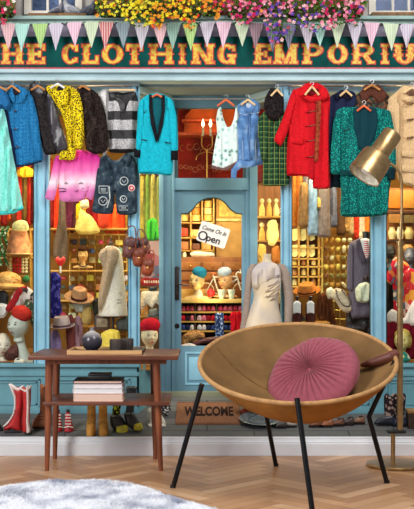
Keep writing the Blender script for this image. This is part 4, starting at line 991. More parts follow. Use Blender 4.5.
pc(g, 'fur_collar', [(265, 98), (271, 88), (280, 90), (284, 100), (283, 114), (275, 121), (268, 118), (264, 108)], .295, .02, fur((18, 16, 18), (48, 40, 40), 80), .003, crumple=.02)
hanger(277, 90, .30, 6, 6, 'light hanger above the black fur collar of the plaid dress', HLW)
# 13 red duffle coat
RED = cloth((200, 22, 32), .1); CORD = M((214, 190, 150), .6)
g = garment('red_duffle_coat', 'bright red hooded duffle coat with toggles', 'coat', [(294, 90), (302, 87), (314, 90), (324, 90), (330, 97), (329, 125), (329, 155), (330, 187), (321, 189), (313, 188), (312, 178), (300, 176), (287, 175), (287, 150), (289, 120), (290, 100)], .29, .03, RED, .006, .3, 'body', 15)
pc(g, 'sleeve', [(294, 89), (290, 96), (285, 112), (279, 127), (274, 140), (281, 146), (287, 134), (292, 118), (297, 100)], .27, .018, RED)
pc(g, 'hood', [(300, 88), (307, 83), (318, 83), (327, 89), (330, 98), (322, 102), (312, 98), (304, 99), (298, 95)], .265, .016, RED, crumple=.015)
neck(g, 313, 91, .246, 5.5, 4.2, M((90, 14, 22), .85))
pc(g, 'hood_edge', [(303, 90), (307, 95), (313, 97), (320, 95), (324, 90), (327, 94), (321, 100), (312, 102), (304, 98)], .247, .007, RED)
pc(g, 'front_placket', [(308, 100), (316, 100), (316, 130), (314, 178), (309, 177), (308, 140)], .262, .006, cloth((178, 16, 28)))
for yy in (112, 126, 141, 157): 
    part(g, 'toggle', tube([P(309, yy, .253), P(316, yy - 1, .253)], [.003, .006, ][:1] * 2, 8), M((120, 60, 36), .5)); part(g, 'toggle_cord', tpx([(305, yy + .5, .256), (319, yy - 1.5, .256)], .0022, 6), M((96, 16, 26)))
part(g, 'pocket_flap', puff([(290, 137), (303, 138), (303, 144), (290, 143)], .262, .004, 2, sm=False), RED)
pc(g, 'hanging_scarf', [(316, 100), (321, 100), (320, 130), (318, 160), (314, 160), (316, 130)], .252, .006, fur((120, 40, 30), (170, 80, 50), 60), label='brown-red fur strip')
hanger(312, 87, .27, 7, 8, 'light wooden hanger inside the red hood', HLW)
# 14 navy jacket
g = garment('navy_coat', 'dark navy coat between the red and teal garments', 'coat', [(329, 98), (336, 93), (346, 90), (354, 92), (357, 100), (352, 120), (342, 135), (336, 165), (333, 187), (329, 187), (328, 164), (318, 160), (319, 135), (322, 112)], .33, .024, cloth((30, 36, 62), .2), .005, .5, 'body', 16)
pc(g, 'collar', [(334, 95), (341, 90), (349, 91), (354, 95), (348, 101), (342, 97), (337, 101)], .31, .008, cloth((22, 26, 48)))
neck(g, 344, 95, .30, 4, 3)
pc(g, 'sleeve', [(327, 100), (333, 98), (333, 130), (330, 163), (319, 160), (320, 132)], .312, .014, cloth((32, 38, 66)))
pc(g, 'lower_sleeve', [(331, 174), (341, 172), (341, 188), (331, 187)], .32, .012, M((14, 30, 40), .8), sm=False)
hanger(346, 91, .32, 6, 5, 'light wooden hanger inside the navy coat', HLW)
# 15 brown coat behind
g = garment('brown_tweed_coat', 'brown and green tweed coat with raised collar behind the teal suit', 'coat', [(352, 100), (360, 92), (367, 84), (376, 83), (386, 92), (393, 104), (392, 125), (354, 125)], .345, .02, patches([(96, 66, 50), (64, 74, 62), (50, 44, 40), (124, 84, 60)], 60), .005, .5, 'body', 17)
pc(g, 'collar', [(360, 94), (366, 84), (373, 88), (378, 84), (388, 95), (380, 104), (372, 96), (364, 103)], .325, .01, cloth((88, 50, 38)), label='reddish brown collar')
hanger(372, 85, .335, 8, 5, 'hanger inside the brown tweed coat', HW)
# 16 teal leopard suit
TL = spots((12, 88, 86), (26, 170, 150), 110, .36); VEL = stripes((10, 44, 54), (16, 62, 70), 'X', .006, .5)
g = garment('teal_suit', 'teal leopard print skirt suit with dark pleated front, behind the lamp head', 'suit', [(337, 110), (345, 107), (358, 107), (372, 107), (385, 109), (391, 113), (394, 135), (395, 160), (392, 174), (366, 173), (340, 174), (331, 173), (331, 150), (333, 125)], .26, .028, TL, .005, .4, 'jacket', 18)
pc(g, 'skirt', [(341, 170), (366, 171), (391, 170), (389, 195), (387, 214), (365, 217), (341, 216), (341, 195)], .275, .022, TL, .006)
pc(g, 'sleeve', [(337, 111), (341, 112), (342, 135), (341, 172), (331, 173), (331, 148), (334, 124)], .238, .016, TL); pc(g, 'sleeve', [(387, 111), (391, 113), (395, 135), (396, 166), (387, 168), (386, 140)], .238, .016, TL)
pc(g, 'cuff', [(387, 167), (396, 166), (395, 180), (387, 180)], .24, .014, M((12, 40, 46), .8), sm=False)
pc(g, 'front_panel', [(354, 108), (365, 107), (376, 108), (378, 122), (375, 137), (366, 153), (358, 145), (354, 126)], .232, .008, VEL)
pc(g, 'hip_band', [(340, 170), (392, 170), (392, 175), (340, 175)], .236, .004, M((10, 60, 62), .8), sm=False)
part(g, 'pocket_slit', tpx([(343, 132, .234), (350, 128, .234)], .002, 6), BLACK)
hanger(364, 106, .25, 7, 5, 'reddish wooden hanger at the top of the teal suit', HOR)
# 17 beige duffle coat
BG = cloth((206, 174, 130), .08)
g = garment('beige_duffle_coat', 'beige duffle coat with toggles at the far right', 'coat', [(388, 100), (396, 92), (402, 87), (414, 86), (430, 88), (440, 104), (442, 150), (440, 188), (414, 187), (398, 180), (395, 150), (392, 120)], .29, .03, BG, .006, .3, 'body', 19)
pc(g, 'sleeve', [(390, 98), (397, 94), (401, 115), (399, 145), (395, 174), (382, 173), (382, 150), (384, 122)], .268, .018, BG)
pc(g, 'hood', [(396, 94), (402, 87), (412, 85), (424, 88), (428, 98), (414, 104), (404, 102)], .265, .014, BG, crumple=.012)
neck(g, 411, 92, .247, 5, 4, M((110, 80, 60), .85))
for yy in (104, 120, 138): part(g, 'toggle', tpx([(407, yy, .252), (413, yy - 1, .252)], .005, 8), M((120, 84, 50), .5)); part(g, 'toggle_cord', tpx([(403, yy + .5, .255), (416, yy - 1.5, .255)], .002, 6), M((150, 110, 70)))
for yy, xx in ((150, 402), (165, 402)): pc(g, 'pocket_flap', [(xx, yy), (xx + 16, yy + 2), (xx + 16, yy + 8), (xx, yy + 6)], .258, .005, BG, 0, sm=False)
hanger(412, 88, .28, 8, 5, 'wooden hanger inside the beige duffle coat', HLW)

# ================================================================== INSIDE THE WINDOWS
def simple(name, label, cat, pts, y, t, mat, folds=.004, fk=.6, group=None, edge=4, seed=1, **k):
    return one(name, label, cat, puff(pts, y, t, edge, folds, fk, seed=seed, **k), mat, group)
def shelf(name, label, px0, px1, pys, y0, y1, mat, verts=(), cat='shelf', back=False, top=None):
    t = thing(name, label, cat, P((px0 + px1) / 2, max(pys), y0))
    for py in pys: part(t, 'shelf_board', bpx(px0, py, px1, py + 1.6, y0, y1, .001), mat)
    for v in verts: part(t, 'upright', bpx(v - .8, top or min(pys), v + .8, max(pys), y0, y1, .001), mat)
    if back: part(t, 'back_panel', bpx(px0, top or min(pys), px1, max(pys), y1, y1 + .01, 0), wood((120, 74, 30), (160, 104, 46), 'Z'))
    return t
# --- rows of clothes hanging deep inside, each garment on its own
def back_row(specs, y, grp, where):
    for i, (x0, x1, top, bot, c, desc) in enumerate(specs):
        w = x1 - x0; m = (x0 + x1) / 2
        simple('hanging_garment', desc + ' ' + where, 'garment', [(x0 + w * .1, top + 3), (m, top), (x1 - w * .1, top + 3), (x1, top + (bot - top) * .5), (x1 + .5, bot), (m, bot + 1.5), (x0 - .5, bot), (x0, top + (bot - top) * .5)], y, .022, cloth(c, .2, 40), .008, .9, grp, 4, i)
back_row([(-14, -6, 160, 222, (150, 40, 24), 'dark red garment at the far left'), (-6, 1, 160, 220, (196, 92, 30), 'rust garment'), (1, 7, 160, 224, (132, 30, 26), 'crimson garment'), (7, 12, 162, 220, (190, 74, 30), 'burnt orange garment'), (12, 17, 162, 222, (96, 54, 34), 'brown garment'), (17, 22, 160, 224, (176, 44, 30), 'brick red garment by the brown one'), (22, 27, 160, 220, (104, 84, 40), 'olive garment'), (27, 31, 162, 224, (170, 40, 30), 'narrow red garment'), (31, 36, 160, 222, (90, 24, 26), 'maroon garment half behind the blue post')],
         .98, 'clothes hanging deep inside the far left window', 'at the back of the far left window')
back_row([(17, 34, 166, 176, (226, 170, 40), 'short golden yellow garment')], .9, 'clothes hanging deep inside the far left window', 'peeping out under the blue wool coat')
back_row([(48, 54, 158, 226, (120, 26, 24), 'leftmost dark red garment'), (54, 60, 160, 232, (206, 60, 30), 'vermilion garment'), (60, 66, 160, 230, (84, 44, 40), 'brown garment'), (66, 73, 158, 232, (86, 34, 56), 'plum garment'), (73, 79, 160, 230, (70, 36, 46), 'aubergine garment'), (79, 86, 160, 224, (226, 176, 40), 'golden garment'), (86, 92, 160, 226, (110, 30, 36), 'wine garment'), (92, 98, 162, 230, (150, 30, 32), 'crimson garment'),
          (98, 105, 166, 226, (222, 120, 40), 'amber garment'), (105, 112, 206, 232, (220, 74, 34), 'orange garment'), (112, 119, 204, 234, (236, 92, 40), 'bright orange garment'), (119, 125, 206, 232, (204, 66, 34), 'red-orange garment'), (125, 130, 200, 234, (150, 120, 50), 'khaki garment')],
         .98, 'clothes hanging deep inside the window left of the doorway', 'at the back of the window left of the doorway')
back_row([(291, 297, 160, 236, (190, 120, 50), 'tan garment'), (297, 303, 160, 232, (206, 130, 60), 'orange-brown garment'), (303, 309, 160, 234, (120, 116, 124), 'grey garment'), (330, 337, 180, 226, (112, 116, 136), 'slate garment'), (337, 345, 176, 234, (104, 74, 50), 'brown garment'), (345, 350, 200, 232, (190, 150, 90), 'cream-brown garment'), (350, 354, 205, 234, (214, 190, 140), 'cream garment'), (354, 359, 205, 238, (204, 60, 34), 'red garment'), (359, 365, 206, 240, (230, 220, 190), 'ivory garment'), (365, 372, 206, 246, (226, 120, 44), 'orange garment')],
         .98, 'clothes hanging deep inside the window right of the doorway', 'at the back of the window right of the doorway')
back_row([(308, 318, 178, 234, (122, 150, 176), 'pale blue garment'), (299, 309, 182, 226, (126, 96, 60), 'brown garment'), (318, 330, 180, 236, (120, 108, 104), 'taupe garment'), (316, 322, 196, 208, (208, 176, 96), 'straw garment')],
         .82, 'clothes hanging inside the window right of the doorway', 'hanging nearer the glass in the window right of the doorway')

# ---------------- far left window
shelf('wooden_shelf', 'yellow wooden shelf behind the pinkish lampshade in the far left window', -14, 35, (229, 257, 290), .80, .95, SHELFW, (30.5, 8), top=228)
LSH = M((196, 130, 90), .8, 0, .25, 30)
ls = thing('lamp_shade', 'pinkish tan patterned lampshade on the shelf of the far left window', 'lamp shade', P(20, 255, .72))
part(ls, 'shade', lofts([(19, 229, .72, 7, .04), (19, 236, .72, 9.5, .055), (19, 248, .72, 12.5, .07), (19, 254, .72, 13, .075)], 24), LSH)
part(ls, 'trim_band', [tube([P(19 + 13.2 * math.cos(a), 254, .72) + Vector((0, .075 * math.sin(a), 0)) for a in np.linspace(0, 2 * PI, 24, False)], .004, 6, True)], M((230, 180, 120)))
simple('folded_cloth', 'pale yellow cloth draped over the lampshade in the far left window', 'cloth', [(13, 223), (19, 220), (26, 221), (29, 227), (27, 231), (16, 231), (12, 229)], .66, .015, cloth((238, 222, 150)), .003)
rb = thing('bead_rack', 'rack of red bead strings between cream ones in the far left window', 'rack', P(18, 276, .76))
part(rb, 'rack_frame', [bpx(8.5, 256, 28.5, 257.5, .76, .78), bpx(8.5, 275, 28.5, 276.5, .76, .78)], SHELFW)
for i, x in enumerate((10.5, 14, 17, 20, 23, 26.5)):
    part(rb, 'bead_string', J(*[epx(x, 259 + k * 3.2, .745, 1.6, 1.6, seg=8) for k in range(5)]), M((186, 24, 28), .3) if i in (1, 2, 3) else M((226, 206, 150), .4))
# green bead strands at left
for i, x in enumerate((-4, 1, 6)):
    one('bead_necklace', ('green-and-white bead strands at the left edge, left of the red bead rack', 'middle green-and-white bead strand left of the red bead rack', 'green-and-white bead strand nearest the red bead rack')[i], 'necklace', J(*[epx(x + 1.6 * math.sin(k * .9 + i), 228 + k * 2.8, .70, 1.9, 1.8, seg=8) for k in range(14)]), spots((60, 110, 60), (214, 222, 180), 60, .35), 'green bead strands in the far left window')
def beret(px, py, y, w, h, mat, label, tilt=0, grp=None, roll=18):
    s = S(y); t = thing('beret', label, 'hat', P(px, py + h * .5, y), grp); Mx = Matrix.Rotation(math.radians(tilt), 4, 'Y') @ Matrix.Rotation(math.radians(roll), 4, 'X')
    W, H = w * s, h * s
    part(t, 'beret_crown', lathe([(W * .72, -H * .42), (W * .92, -H * .22), (W, 0), (W * .9, H * .28), (W * .6, H * .48), (W * .2, H * .56), (0, H * .56)], P(px, py, y), 32, .95, Mx), mat)
    part(t, 'beret_band', lathe([(W * .74, -H * .5), (W * .76, -H * .46), (W * .76, -H * .38), (W * .70, -H * .38)], P(px, py, y), 32, .95, Mx), mat)
    return t
th = thing('fur_hat', 'wide tan hat with soft crown above the scarves in the far left window', 'hat', P(8, 291, .6))
part(th, 'brim', epx(8, 286, .62, 17.5, 4.5, .085, 4, 32), M((226, 172, 96), .8, 0, .12, 30)); part(th, 'crown', epx(8, 280, .62, 13.5, 8.5, .07, 4, 32), fur((200, 140, 70), (240, 190, 116), 60))
DRED = cloth((150, 30, 34)); WH2 = cloth((220, 212, 204), .08)
simple('silk_scarf', 'white scarf with red stripes spread over the display under the tan hat', 'scarf', [(12, 296), (18, 288), (26, 286), (34, 292), (35, 305), (28, 300), (22, 306), (14, 312), (8, 310)], .56, .02, patches([(224, 216, 208), (224, 216, 208), (170, 36, 42), (196, 186, 180), (70, 66, 66)], 24), .010)
simple('silk_scarf', 'crimson scarf hanging diagonally left of the red beret', 'scarf', [(19, 287), (23, 291), (17, 302), (10, 312), (5, 309), (12, 298)], .53, .012, DRED, .004)
simple('silk_scarf', 'green patterned scarf beside the blue post behind the red beret', 'scarf', [(22, 290), (29, 296), (34, 306), (34, 330), (28, 316), (24, 302)], .56, .012, spots((70, 90, 70), (190, 190, 160), 60, .4), .004)
simple('felt_flower', 'small green felt flower on the shelf next to the red beads', 'flower', [(24, 276), (28, 275), (30, 280), (26, 283), (22, 281)], .68, .01, cloth((60, 120, 70)), .0, step=1.2)
simple('black_handbag', 'black handbag with cream clasp at the far left of the display', 'bag', [(-12, 294), (4, 290), (9, 296), (7, 306), (2, 312), (-12, 313)], .58, .02, M((30, 28, 30), .4), .002)
simple('silk_scarf', 'cream scarf knotted at the left edge below the black handbag', 'scarf', [(-8, 305), (2, 303), (9, 306), (7, 314), (3, 318), (-8, 318)], .55, .02, WH2, .006)
hd = thing('hat_mannequin', 'white female display head wearing a red beret in the far left window', 'display head', P(22, 366, .5))
SK = M((186, 190, 176), .4, 0, .06, 20, .05); SKW = M((222, 208, 186), .4, 0, .05, 20, .05)
head(hd, 18.5, 325, .5, 27, SK, yaw=-28, neck=.12, lips=(150, 60, 60), flare=.15)
part(hd, 'long_neck', lofts([(20, 335, .52, 4.2, .022), (21, 343, .52, 4.3, .022), (23, 352, .52, 5.8, .028), (26, 360, .52, 7.8, .034), (27, 364, .52, 8.6, .036)], 20), SK)
beret(21.5, 313.5, .485, 10.5, 13, cloth((176, 44, 34)), 'red felt beret on the long-necked white display head', 22)
hd = thing('display_bust', 'cream face bust with brown cloth at the far left of the windowsill', 'display head', P(3, 365, .52)); head(hd, 2, 345, .52, 24, SKW, yaw=20, neck=.15, lips=(160, 60, 40), tilt=8)
simple('brown_fur_trim', 'dark brown fur trimming between the cream bust and the long-necked head', 'fur', [(4, 352), (10, 346), (16, 344), (19, 350), (18, 358), (10, 361), (5, 359)], .50, .02, fur((70, 40, 36), (120, 76, 66)), .003, crumple=.02)
sh = thing('court_shoe', 'small white and black shoe on the sill below the long-necked head', 'shoe', P(19, 364, .46)); part(sh, 'upper', puff([(14, 361), (16, 358), (20, 358.5), (24, 360), (24, 363.5), (14, 363.5)], .46, .014, 2.5, step=1), SKW); part(sh, 'insole', epx(18, 359.4, .455, 2.4, .9, .009, seg=12), BLACK)

# ---------------- window left of the doorway
gd = thing('wire_display_rack', 'gold wire grid rack behind the hats in the window left of the doorway', 'rack', P(99, 350, .86)); wires = []
for x in range(71, 130, 8): wires.append(tpx([(x, 235, .86), (x, 350, .86)], .0022, 5))
for z in range(235, 351, 9): wires.append(tpx([(70, z, .86), (129, z, .86)], .0022, 5))
part(gd, 'wire_grid', J(*wires), M((214, 176, 84), .35, .5)); part(gd, 'top_bar', tpx(spline([(70, 350, .855), (70, 240, .855), (74, 234.5, .855), (129, 234.5, .855)], 4), .004, 7), M((220, 184, 96), .35, .5))
shelf('wooden_shelf', 'yellow wooden shelf under the small face bust in the window left of the doorway', 48, 130, (228, 270, 300, 326), .78, .98, SHELFW, (), back=False)
trk = [(104, 78, 44), (196, 160, 70), (120, 110, 60), (150, 60, 60), (80, 90, 110), (200, 190, 160), (170, 110, 60), (60, 60, 62), (180, 60, 80), (110, 130, 90)]
nm = {0: 'brown', 1: 'golden', 2: 'olive', 3: 'maroon', 4: 'slate', 5: 'cream', 6: 'tan', 7: 'black', 8: 'pink', 9: 'sage'}
rows = {239: 'top row of the gold wire grid', 248: 'second row of the gold wire grid', 257: 'third row of the gold wire grid', 275: 'fifth row of the gold wire grid', 284: 'sixth row of the gold wire grid', 293: 'seventh row of the gold wire grid', 303: 'eighth row of the gold wire grid', 312: 'lowest rows of the gold wire grid'}
rr = random.Random(11)
order = ['first', 'second', 'third', 'fourth', 'fifth', 'sixth', 'seventh', 'eighth']
for z, where in rows.items():
    for i, x in enumerate(range(53 if z > 270 else 73, 126, 9)):
        k = rr.randrange(10); c = trk[k]; w = rr.uniform(2.6, 4); h = rr.uniform(2.2, 3.4)
        m = M(tuple(min(255, int(v * rr.uniform(1.05, 1.5))) for v in c), .5, 0, .2, 50)
        b = epx(x + 1, z + 3, .85, w, h, .02, rr.uniform(-30, 30), 12) if rr.random() < .5 else bpx(x - w + 1, z + 6 - 2 * h, x + w + 1, z + 6, .84, .87, .006)
        one('small_trinket', '%s trinket, %s from the left in the %s' % (nm[k], order[min(i, 7)] if i < 8 else 'last', where), 'trinket', b, m, 'trinkets on the gold wire grid')
simple('grey_dress', 'dark grey draped dress hanging behind the red heart in the window left of the doorway', 'dress', [(59, 198), (62, 196), (65, 200), (66, 220), (68, 240), (67, 260), (60, 262), (53, 256), (54, 240), (58, 222)], .76, .025, cloth((98, 84, 72)), .012, .7, seed=3)
hh = thing('heart_mirror', 'red heart-shaped hand mirror in the window left of the doorway', 'mirror', P(60.5, 273, .62)); part(hh, 'heart', puff([(60.5, 259), (63, 256.5), (65.5, 258.5), (65, 262), (60.5, 267), (56, 262), (55.5, 258.5), (58, 256.5)], .62, .01, 3, step=1), M((216, 44, 34), .4)); part(hh, 'handle', tpx([(60.5, 266, .62), (60.5, 273, .62)], .006, 8), WHITE)
for i, (pts, c, lb) in enumerate((([(76, 222), (80, 206), (86, 213), (90, 215), (96, 222), (100, 232), (92, 234), (80, 234), (75, 230)], (236, 214, 120), 'pale yellow blouse draped on the gold rack in the window left of the doorway'), ([(81, 200), (88, 200), (89, 207), (85, 209), (80, 208)], (230, 216, 170), 'cream label-like cloth above the pale yellow blouse'), ([(98, 215), (104, 211), (109, 216), (109, 226), (102, 229), (98, 224)], (212, 66, 40), 'red-orange bundle right of the pale yellow blouse'), ([(76, 205), (80, 204), (80, 216), (76, 222)], (230, 180, 30), 'bright yellow strip left of the pale yellow blouse'))):
    simple('draped_blouse' if i == 0 else 'folded_cloth', lb, 'blouse' if i == 0 else 'cloth', pts, .78, .02, cloth(c, .12), .005, seed=i, step=1.5)
bst = thing('face_bust', 'small golden dark-haired face bust on the shelf in the window left of the doorway', 'display head', P(83, 270, .80)); head(bst, 83, 255, .80, 15, M((222, 176, 110), .5), yaw=10, neck=.25, bust=True, lips=(190, 40, 40)); part(bst, 'hair', [epx(83, 248.8, .795, 5.6, 3.4, .045, seg=16), epx(78.6, 254, .80, 1.6, 5, .02, seg=12), epx(87.4, 254, .80, 1.6, 5, .02, seg=12)], fur((50, 30, 20), (96, 60, 34)))
part(bst, 'necklace', tube([P(83 + 4.2 * math.cos(a), 264 + 2.5 * math.sin(a), .775) for a in np.linspace(0, PI, 12)], .003, 6), M((60, 60, 70)))
FELT = M((196, 168, 134), .85, 0, .1, 40, .3); FB = M((70, 40, 26), .8)
hat(79, 299, .60, 15, 12, 8, M((172, 128, 88), .85, 0, .12, 40), FB, 'brown felt hat with dark band tilted on the gold grid left of the caped mannequin', 8, .14, 'felt hats in the window left of the doorway', roll=28)
hat(62, 327, .54, 13.5, 11, 8.5, M((178, 156, 150), .85, 0, .08, 40), M((80, 60, 70)), 'mauve-grey felt hat beside the blue post, lowest in the window left of the doorway', -3, .12, 'felt hats in the window left of the doorway', roll=12)
VIO = spots((34, 30, 110), (90, 84, 170), 40, .45)
simple('violet_scarf', 'deep violet shawl hanging beside the blue post above the mauve hat', 'scarf', [(50, 274), (56, 272), (61, 278), (60, 296), (62, 312), (56, 318), (50, 317), (49, 296)], .56, .02, VIO, .008, .6, seed=2)
for i, (pts, c, lb) in enumerate((([(51, 332), (58, 330), (61, 340), (61, 356), (51, 357)], (150, 130, 180), 'lilac fabric bundle under the mauve felt hat'), ([(66, 318), (72, 314), (75, 326), (75, 352), (68, 353), (66, 336)], (120, 60, 56), 'dark red fringed cloth right of the mauve felt hat'), ([(75, 318), (80, 316), (83, 330), (80, 352), (75, 352)], (150, 112, 120), 'dusty pink cloth left of the round vase'), ([(84, 308), (90, 306), (92, 318), (88, 326), (80, 322)], (170, 140, 80), 'olive gold scarf under the brown felt hat'), ([(92, 300), (99, 298), (99, 312), (94, 316)], (58, 60, 54), 'dark green-grey cloth left of the caped mannequin'), ([(72, 302), (82, 300), (90, 302), (88, 312), (76, 312)], (200, 204, 190), 'pale cloth printed like leaves under the brown felt hat'))):
    simple('folded_cloth', lb, 'cloth', pts, .58 + i * .012, .018, cloth(c), .006, .8, 'cloths in the window left of the doorway', seed=i)
# caped mannequin
mn = thing('mannequin_form', 'dressmaker form in a beige cape over a long cream dress', 'mannequin', P(112, 348, .58))
CRM = cloth((228, 216, 198), .07); CAPE = cloth((170, 146, 118), .15)
part(mn, 'dress', lofts([(110, 246, .6, 3.4, .02), (112, 250, .6, 8, .04), (113, 262, .6, 10, .05), (114, 275, .6, 10, .05), (114, 295, .6, 12, .06), (113, 313, .6, 14.5, .075), (113, 316, .6, 14, .07)], 28), CRM)
part(mn, 'cape', puff([(98, 256), (102, 249), (112, 246), (118, 250), (119, 258), (114, 268), (110, 285), (104, 304), (99, 314), (98, 300), (101, 280), (103, 268)], .54, .022, 5, .008, .6, seed=5), CAPE)
part(mn, 'neck_cap', [epx(111, 244, .6, 2.8, 3, .018), tpx([(111, 243, .6), (111, 238, .6)], .006, 8)], M((70, 48, 30), .5)); part(mn, 'stand', [tpx([(113, 316, .6), (113, 340, .6)], .009, 10), lathe([(0, 0), (.05, 0), (.02, .01), (.01, .03)], (P(113, 0, .6).x, .6, SILLZ), 20)], M((50, 34, 26), .5))
part(mn, 'embroidery', [stroke([(119, 294), (121, 292), (121, 296)], .7, .535), stroke([(117, 300), (121, 299), (121, 303), (117, 303)], .7, .535)], M((110, 90, 70)))
simple('yellow_cloth', 'yellow cloth behind the glasses on the windowsill', 'cloth', [(101, 334), (110, 329), (119, 331), (121, 344), (118, 352), (102, 352)], .56, .03, cloth((238, 208, 90), .08), .006)
pf = thing('wooden_box', 'small dark wooden box on the sill below the caped mannequin', 'box', P(104, 330, .66)); part(pf, 'case', bpx(94, 316, 110, 330, .64, .70, .004), M((80, 56, 44), .5)); part(pf, 'front_panel', bpx(96.5, 318.5, 107.5, 327, .636, .642, .001), M((160, 140, 110), .4))
simple('grey_shoe', 'dark grey-green shoe behind the blue post under the cape', 'shoe', [(116, 322), (122, 317), (128, 316), (132, 322), (132, 331), (118, 331)], .62, .02, M((72, 76, 68), .6), 0)
# handbags
def bag(px, py, y, w, h, c, label, rot=0):
    t = thing('leather_handbag', label, 'bag', P(px, py + h, y), 'brown leather bags hanging on the blue post'); m = M(c, .45, 0, .18, 40, .4)
    R = lambda a, b: (px + a * math.cos(rot) - b * math.sin(rot), py + a * math.sin(rot) + b * math.cos(rot))
    part(t, 'bag_body', puff([R(-w * .8, -h * .5), R(0, -h * .75), R(w * .8, -h * .5), R(w, h * .3), R(w * .7, h * .9), R(0, h), R(-w * .7, h * .9), R(-w, h * .3)], y, .032, 6, .002, .5), m)
    part(t, 'flap', puff([R(-w * .82, -h * .55), R(0, -h * .78), R(w * .82, -h * .55), R(w * .8, 0), R(0, h * .3), R(-w * .8, 0)], y - .022, .014, 4, 0), M(tuple(int(v * .8) for v in c), .45, 0, .18, 40, .4))
    part(t, 'strap', tpx(spline([R(-w * .7, -h * .5) + (y,), R(-w * .4, -h * 1.5) + (y,), R(w * .4, -h * 1.5) + (y,), R(w * .7, -h * .5) + (y,)], 5), .0035, 6), m)
    part(t, 'buckle', epx(*R(0, h * .2), y - .037, 1.1, 1.1, .003), GOLD)
bag(130, 246, .345, 7.5, 12.5, (104, 58, 54), 'dark maroon leather bag, highest of the bags on the blue post', .1)
bag(144, 245, .37, 6, 10, (112, 66, 58), 'dull brown bag behind the two tan bags by the post', -.25)
bag(139, 256, .315, 6.6, 11, (134, 62, 36), 'reddish tan leather bag in the middle of the bag cluster', .05)
bag(148, 266, .29, 6.6, 10, (150, 70, 40), 'orange-tan leather bag, lowest of the bags on the post', .2)
# ---------------- splayed window 2
back_row([(139, 145, 176, 240, (150, 140, 60), 'olive yellow garment'), (145, 150, 174, 236, (120, 150, 60), 'green garment'), (150, 156, 174, 240, (176, 170, 90), 'pale green garment'), (156, 161, 176, 238, (130, 140, 60), 'moss green garment')], .98, 'clothes in the narrow window left of the door', 'hanging in the narrow window left of the door')
simple('green_feather_boa', 'bright green feathery skirt in the narrow window left of the door', 'skirt', [(147, 222), (152, 218), (157, 220), (159, 238), (153, 241), (147, 239)], .9, .02, cloth((70, 180, 50)), .012, 1.4)
ps = thing('poster', 'pink and blue poster in the narrow window left of the door', 'poster', P(151, 285, .86)); part(ps, 'poster_sheet', bpx(141, 241, 161, 286, .86, .864, 0), patches([(150, 90, 96), (92, 96, 120), (120, 50, 50), (160, 130, 130)], 18)); part(ps, 'red_footer', bpx(141, 278, 161, 285, .856, .86, 0), M((150, 36, 30))); part(ps, 'lettering', [bpx(x, 280.5, x + 1.4, 283, .853, .856, 0) for x in np.arange(144, 159, 2.3)], M((226, 200, 180)))
shelf('wooden_shelf', 'wooden shelf below the poster in the narrow window left of the door', 139, 166, (289, 316), .82, .95, SHELFW, ())
simple('lace_cloth', 'white lace-edged cloth hanging from the shelf in the narrow window left of the door', 'cloth', [(141, 292), (150, 291), (161, 292), (161, 306), (156, 303), (152, 308), (147, 304), (141, 310)], .80, .008, cloth((226, 210, 180)), .005)
simple('cloth_figure', 'ochre cloth figure standing behind the red-hatted head', 'doll', [(142, 302), (145, 296), (147, 302), (148, 316.5), (141, 316.5)], .86, .012, M((214, 160, 80)), 0)
hat(154, 316, .76, 8, 7, 5, M((112, 110, 96), .85), M((60, 58, 56)), 'greyish flat hat behind the red-hatted head in the narrow window', -8, roll=15)
hd = thing('hat_mannequin', 'pale display head in a crimson hat in the narrow window left of the door', 'display head', P(149, 352, .62)); head(hd, 149.5, 336, .62, 23, M((232, 216, 176), .5, 0, .06), yaw=18, neck=.2, lips=(170, 40, 40))
beret(150, 325.5, .62, 10.5, 13, cloth((178, 24, 40)), 'crimson felt hat on the pale display head left of the door', -6)
simple('hair_clip', 'small black feathered hair clip on the shelf under the poster', 'trinket', [(148, 288), (152, 286.5), (157, 287.5), (157, 290), (150, 291)], .80, .008, BLACK, 0, step=1)

# ---------------- behind the door
DB = .98
cab = thing('shelf_unit', 'tall yellow wooden shelf unit of cubbyholes seen through the door', 'shelves', P(205, 396, 1.2))
part(cab, 'back_panel', bpx(170, 150, 262, 396, 1.32, 1.34, 0), M((178, 122, 56), .8, 0, .15, 8))
for z in (222, 237, 250): part(cab, 'shelf_board', bpx(178, z, 214, z + 1.5, 1.12, 1.3, .001), SHELFW)
for x in (190, 201.5, 213): part(cab, 'divider', bpx(x, 180, x + 1.4, 252, 1.12, 1.3, .001), SHELFW)
drw = M((150, 90, 40), .6, 0, .12, 14)
pn = thing('panelled_cupboard', 'yellow panelled cupboard at the upper right behind the door glass', 'cupboard', P(230, 262, 1.18)); part(pn, 'cupboard_body', bpx(216, 190, 250, 262, 1.18, 1.3, .002), M((192, 150, 86), .7, 0, .1, 10)); part(pn, 'door_panel', bpx(219, 196, 246, 217, 1.172, 1.182, .003), M((208, 178, 96), .7)); part(pn, 'moulding', bpx(216, 218.5, 250, 221, 1.165, 1.185, .002), M((228, 206, 130), .6))
hatc = [(236, 200, 110), (226, 206, 150), (240, 214, 120), (220, 150, 60), (232, 196, 100), (246, 226, 150)]
for i, (x, z, g_) in enumerate(((184, 221, 'left'), (196, 221, 'middle'), (208, 221, 'right'))):
    for k in range(3): one('hat_box', '%s cylindrical hat box in the %s stack on the upper shelf behind the door' % (('lowest', 'middle', 'topmost')[k], g_), 'box', lathe([(0, 0), (4.6 * S(1.14) * (1 - .08 * k), 0), (4.6 * S(1.14) * (1 - .08 * k), 5 * S(1.14)), (5 * S(1.14) * (1 - .08 * k), 5.1 * S(1.14)), (5 * S(1.14) * (1 - .08 * k), 6.2 * S(1.14)), (0, 6.4 * S(1.14))], P(x, z - k * 6.9, 1.18), 20), M(hatc[(i * 2 + k) % 6], .6, 0, .08, 20), 'hat boxes behind the door')
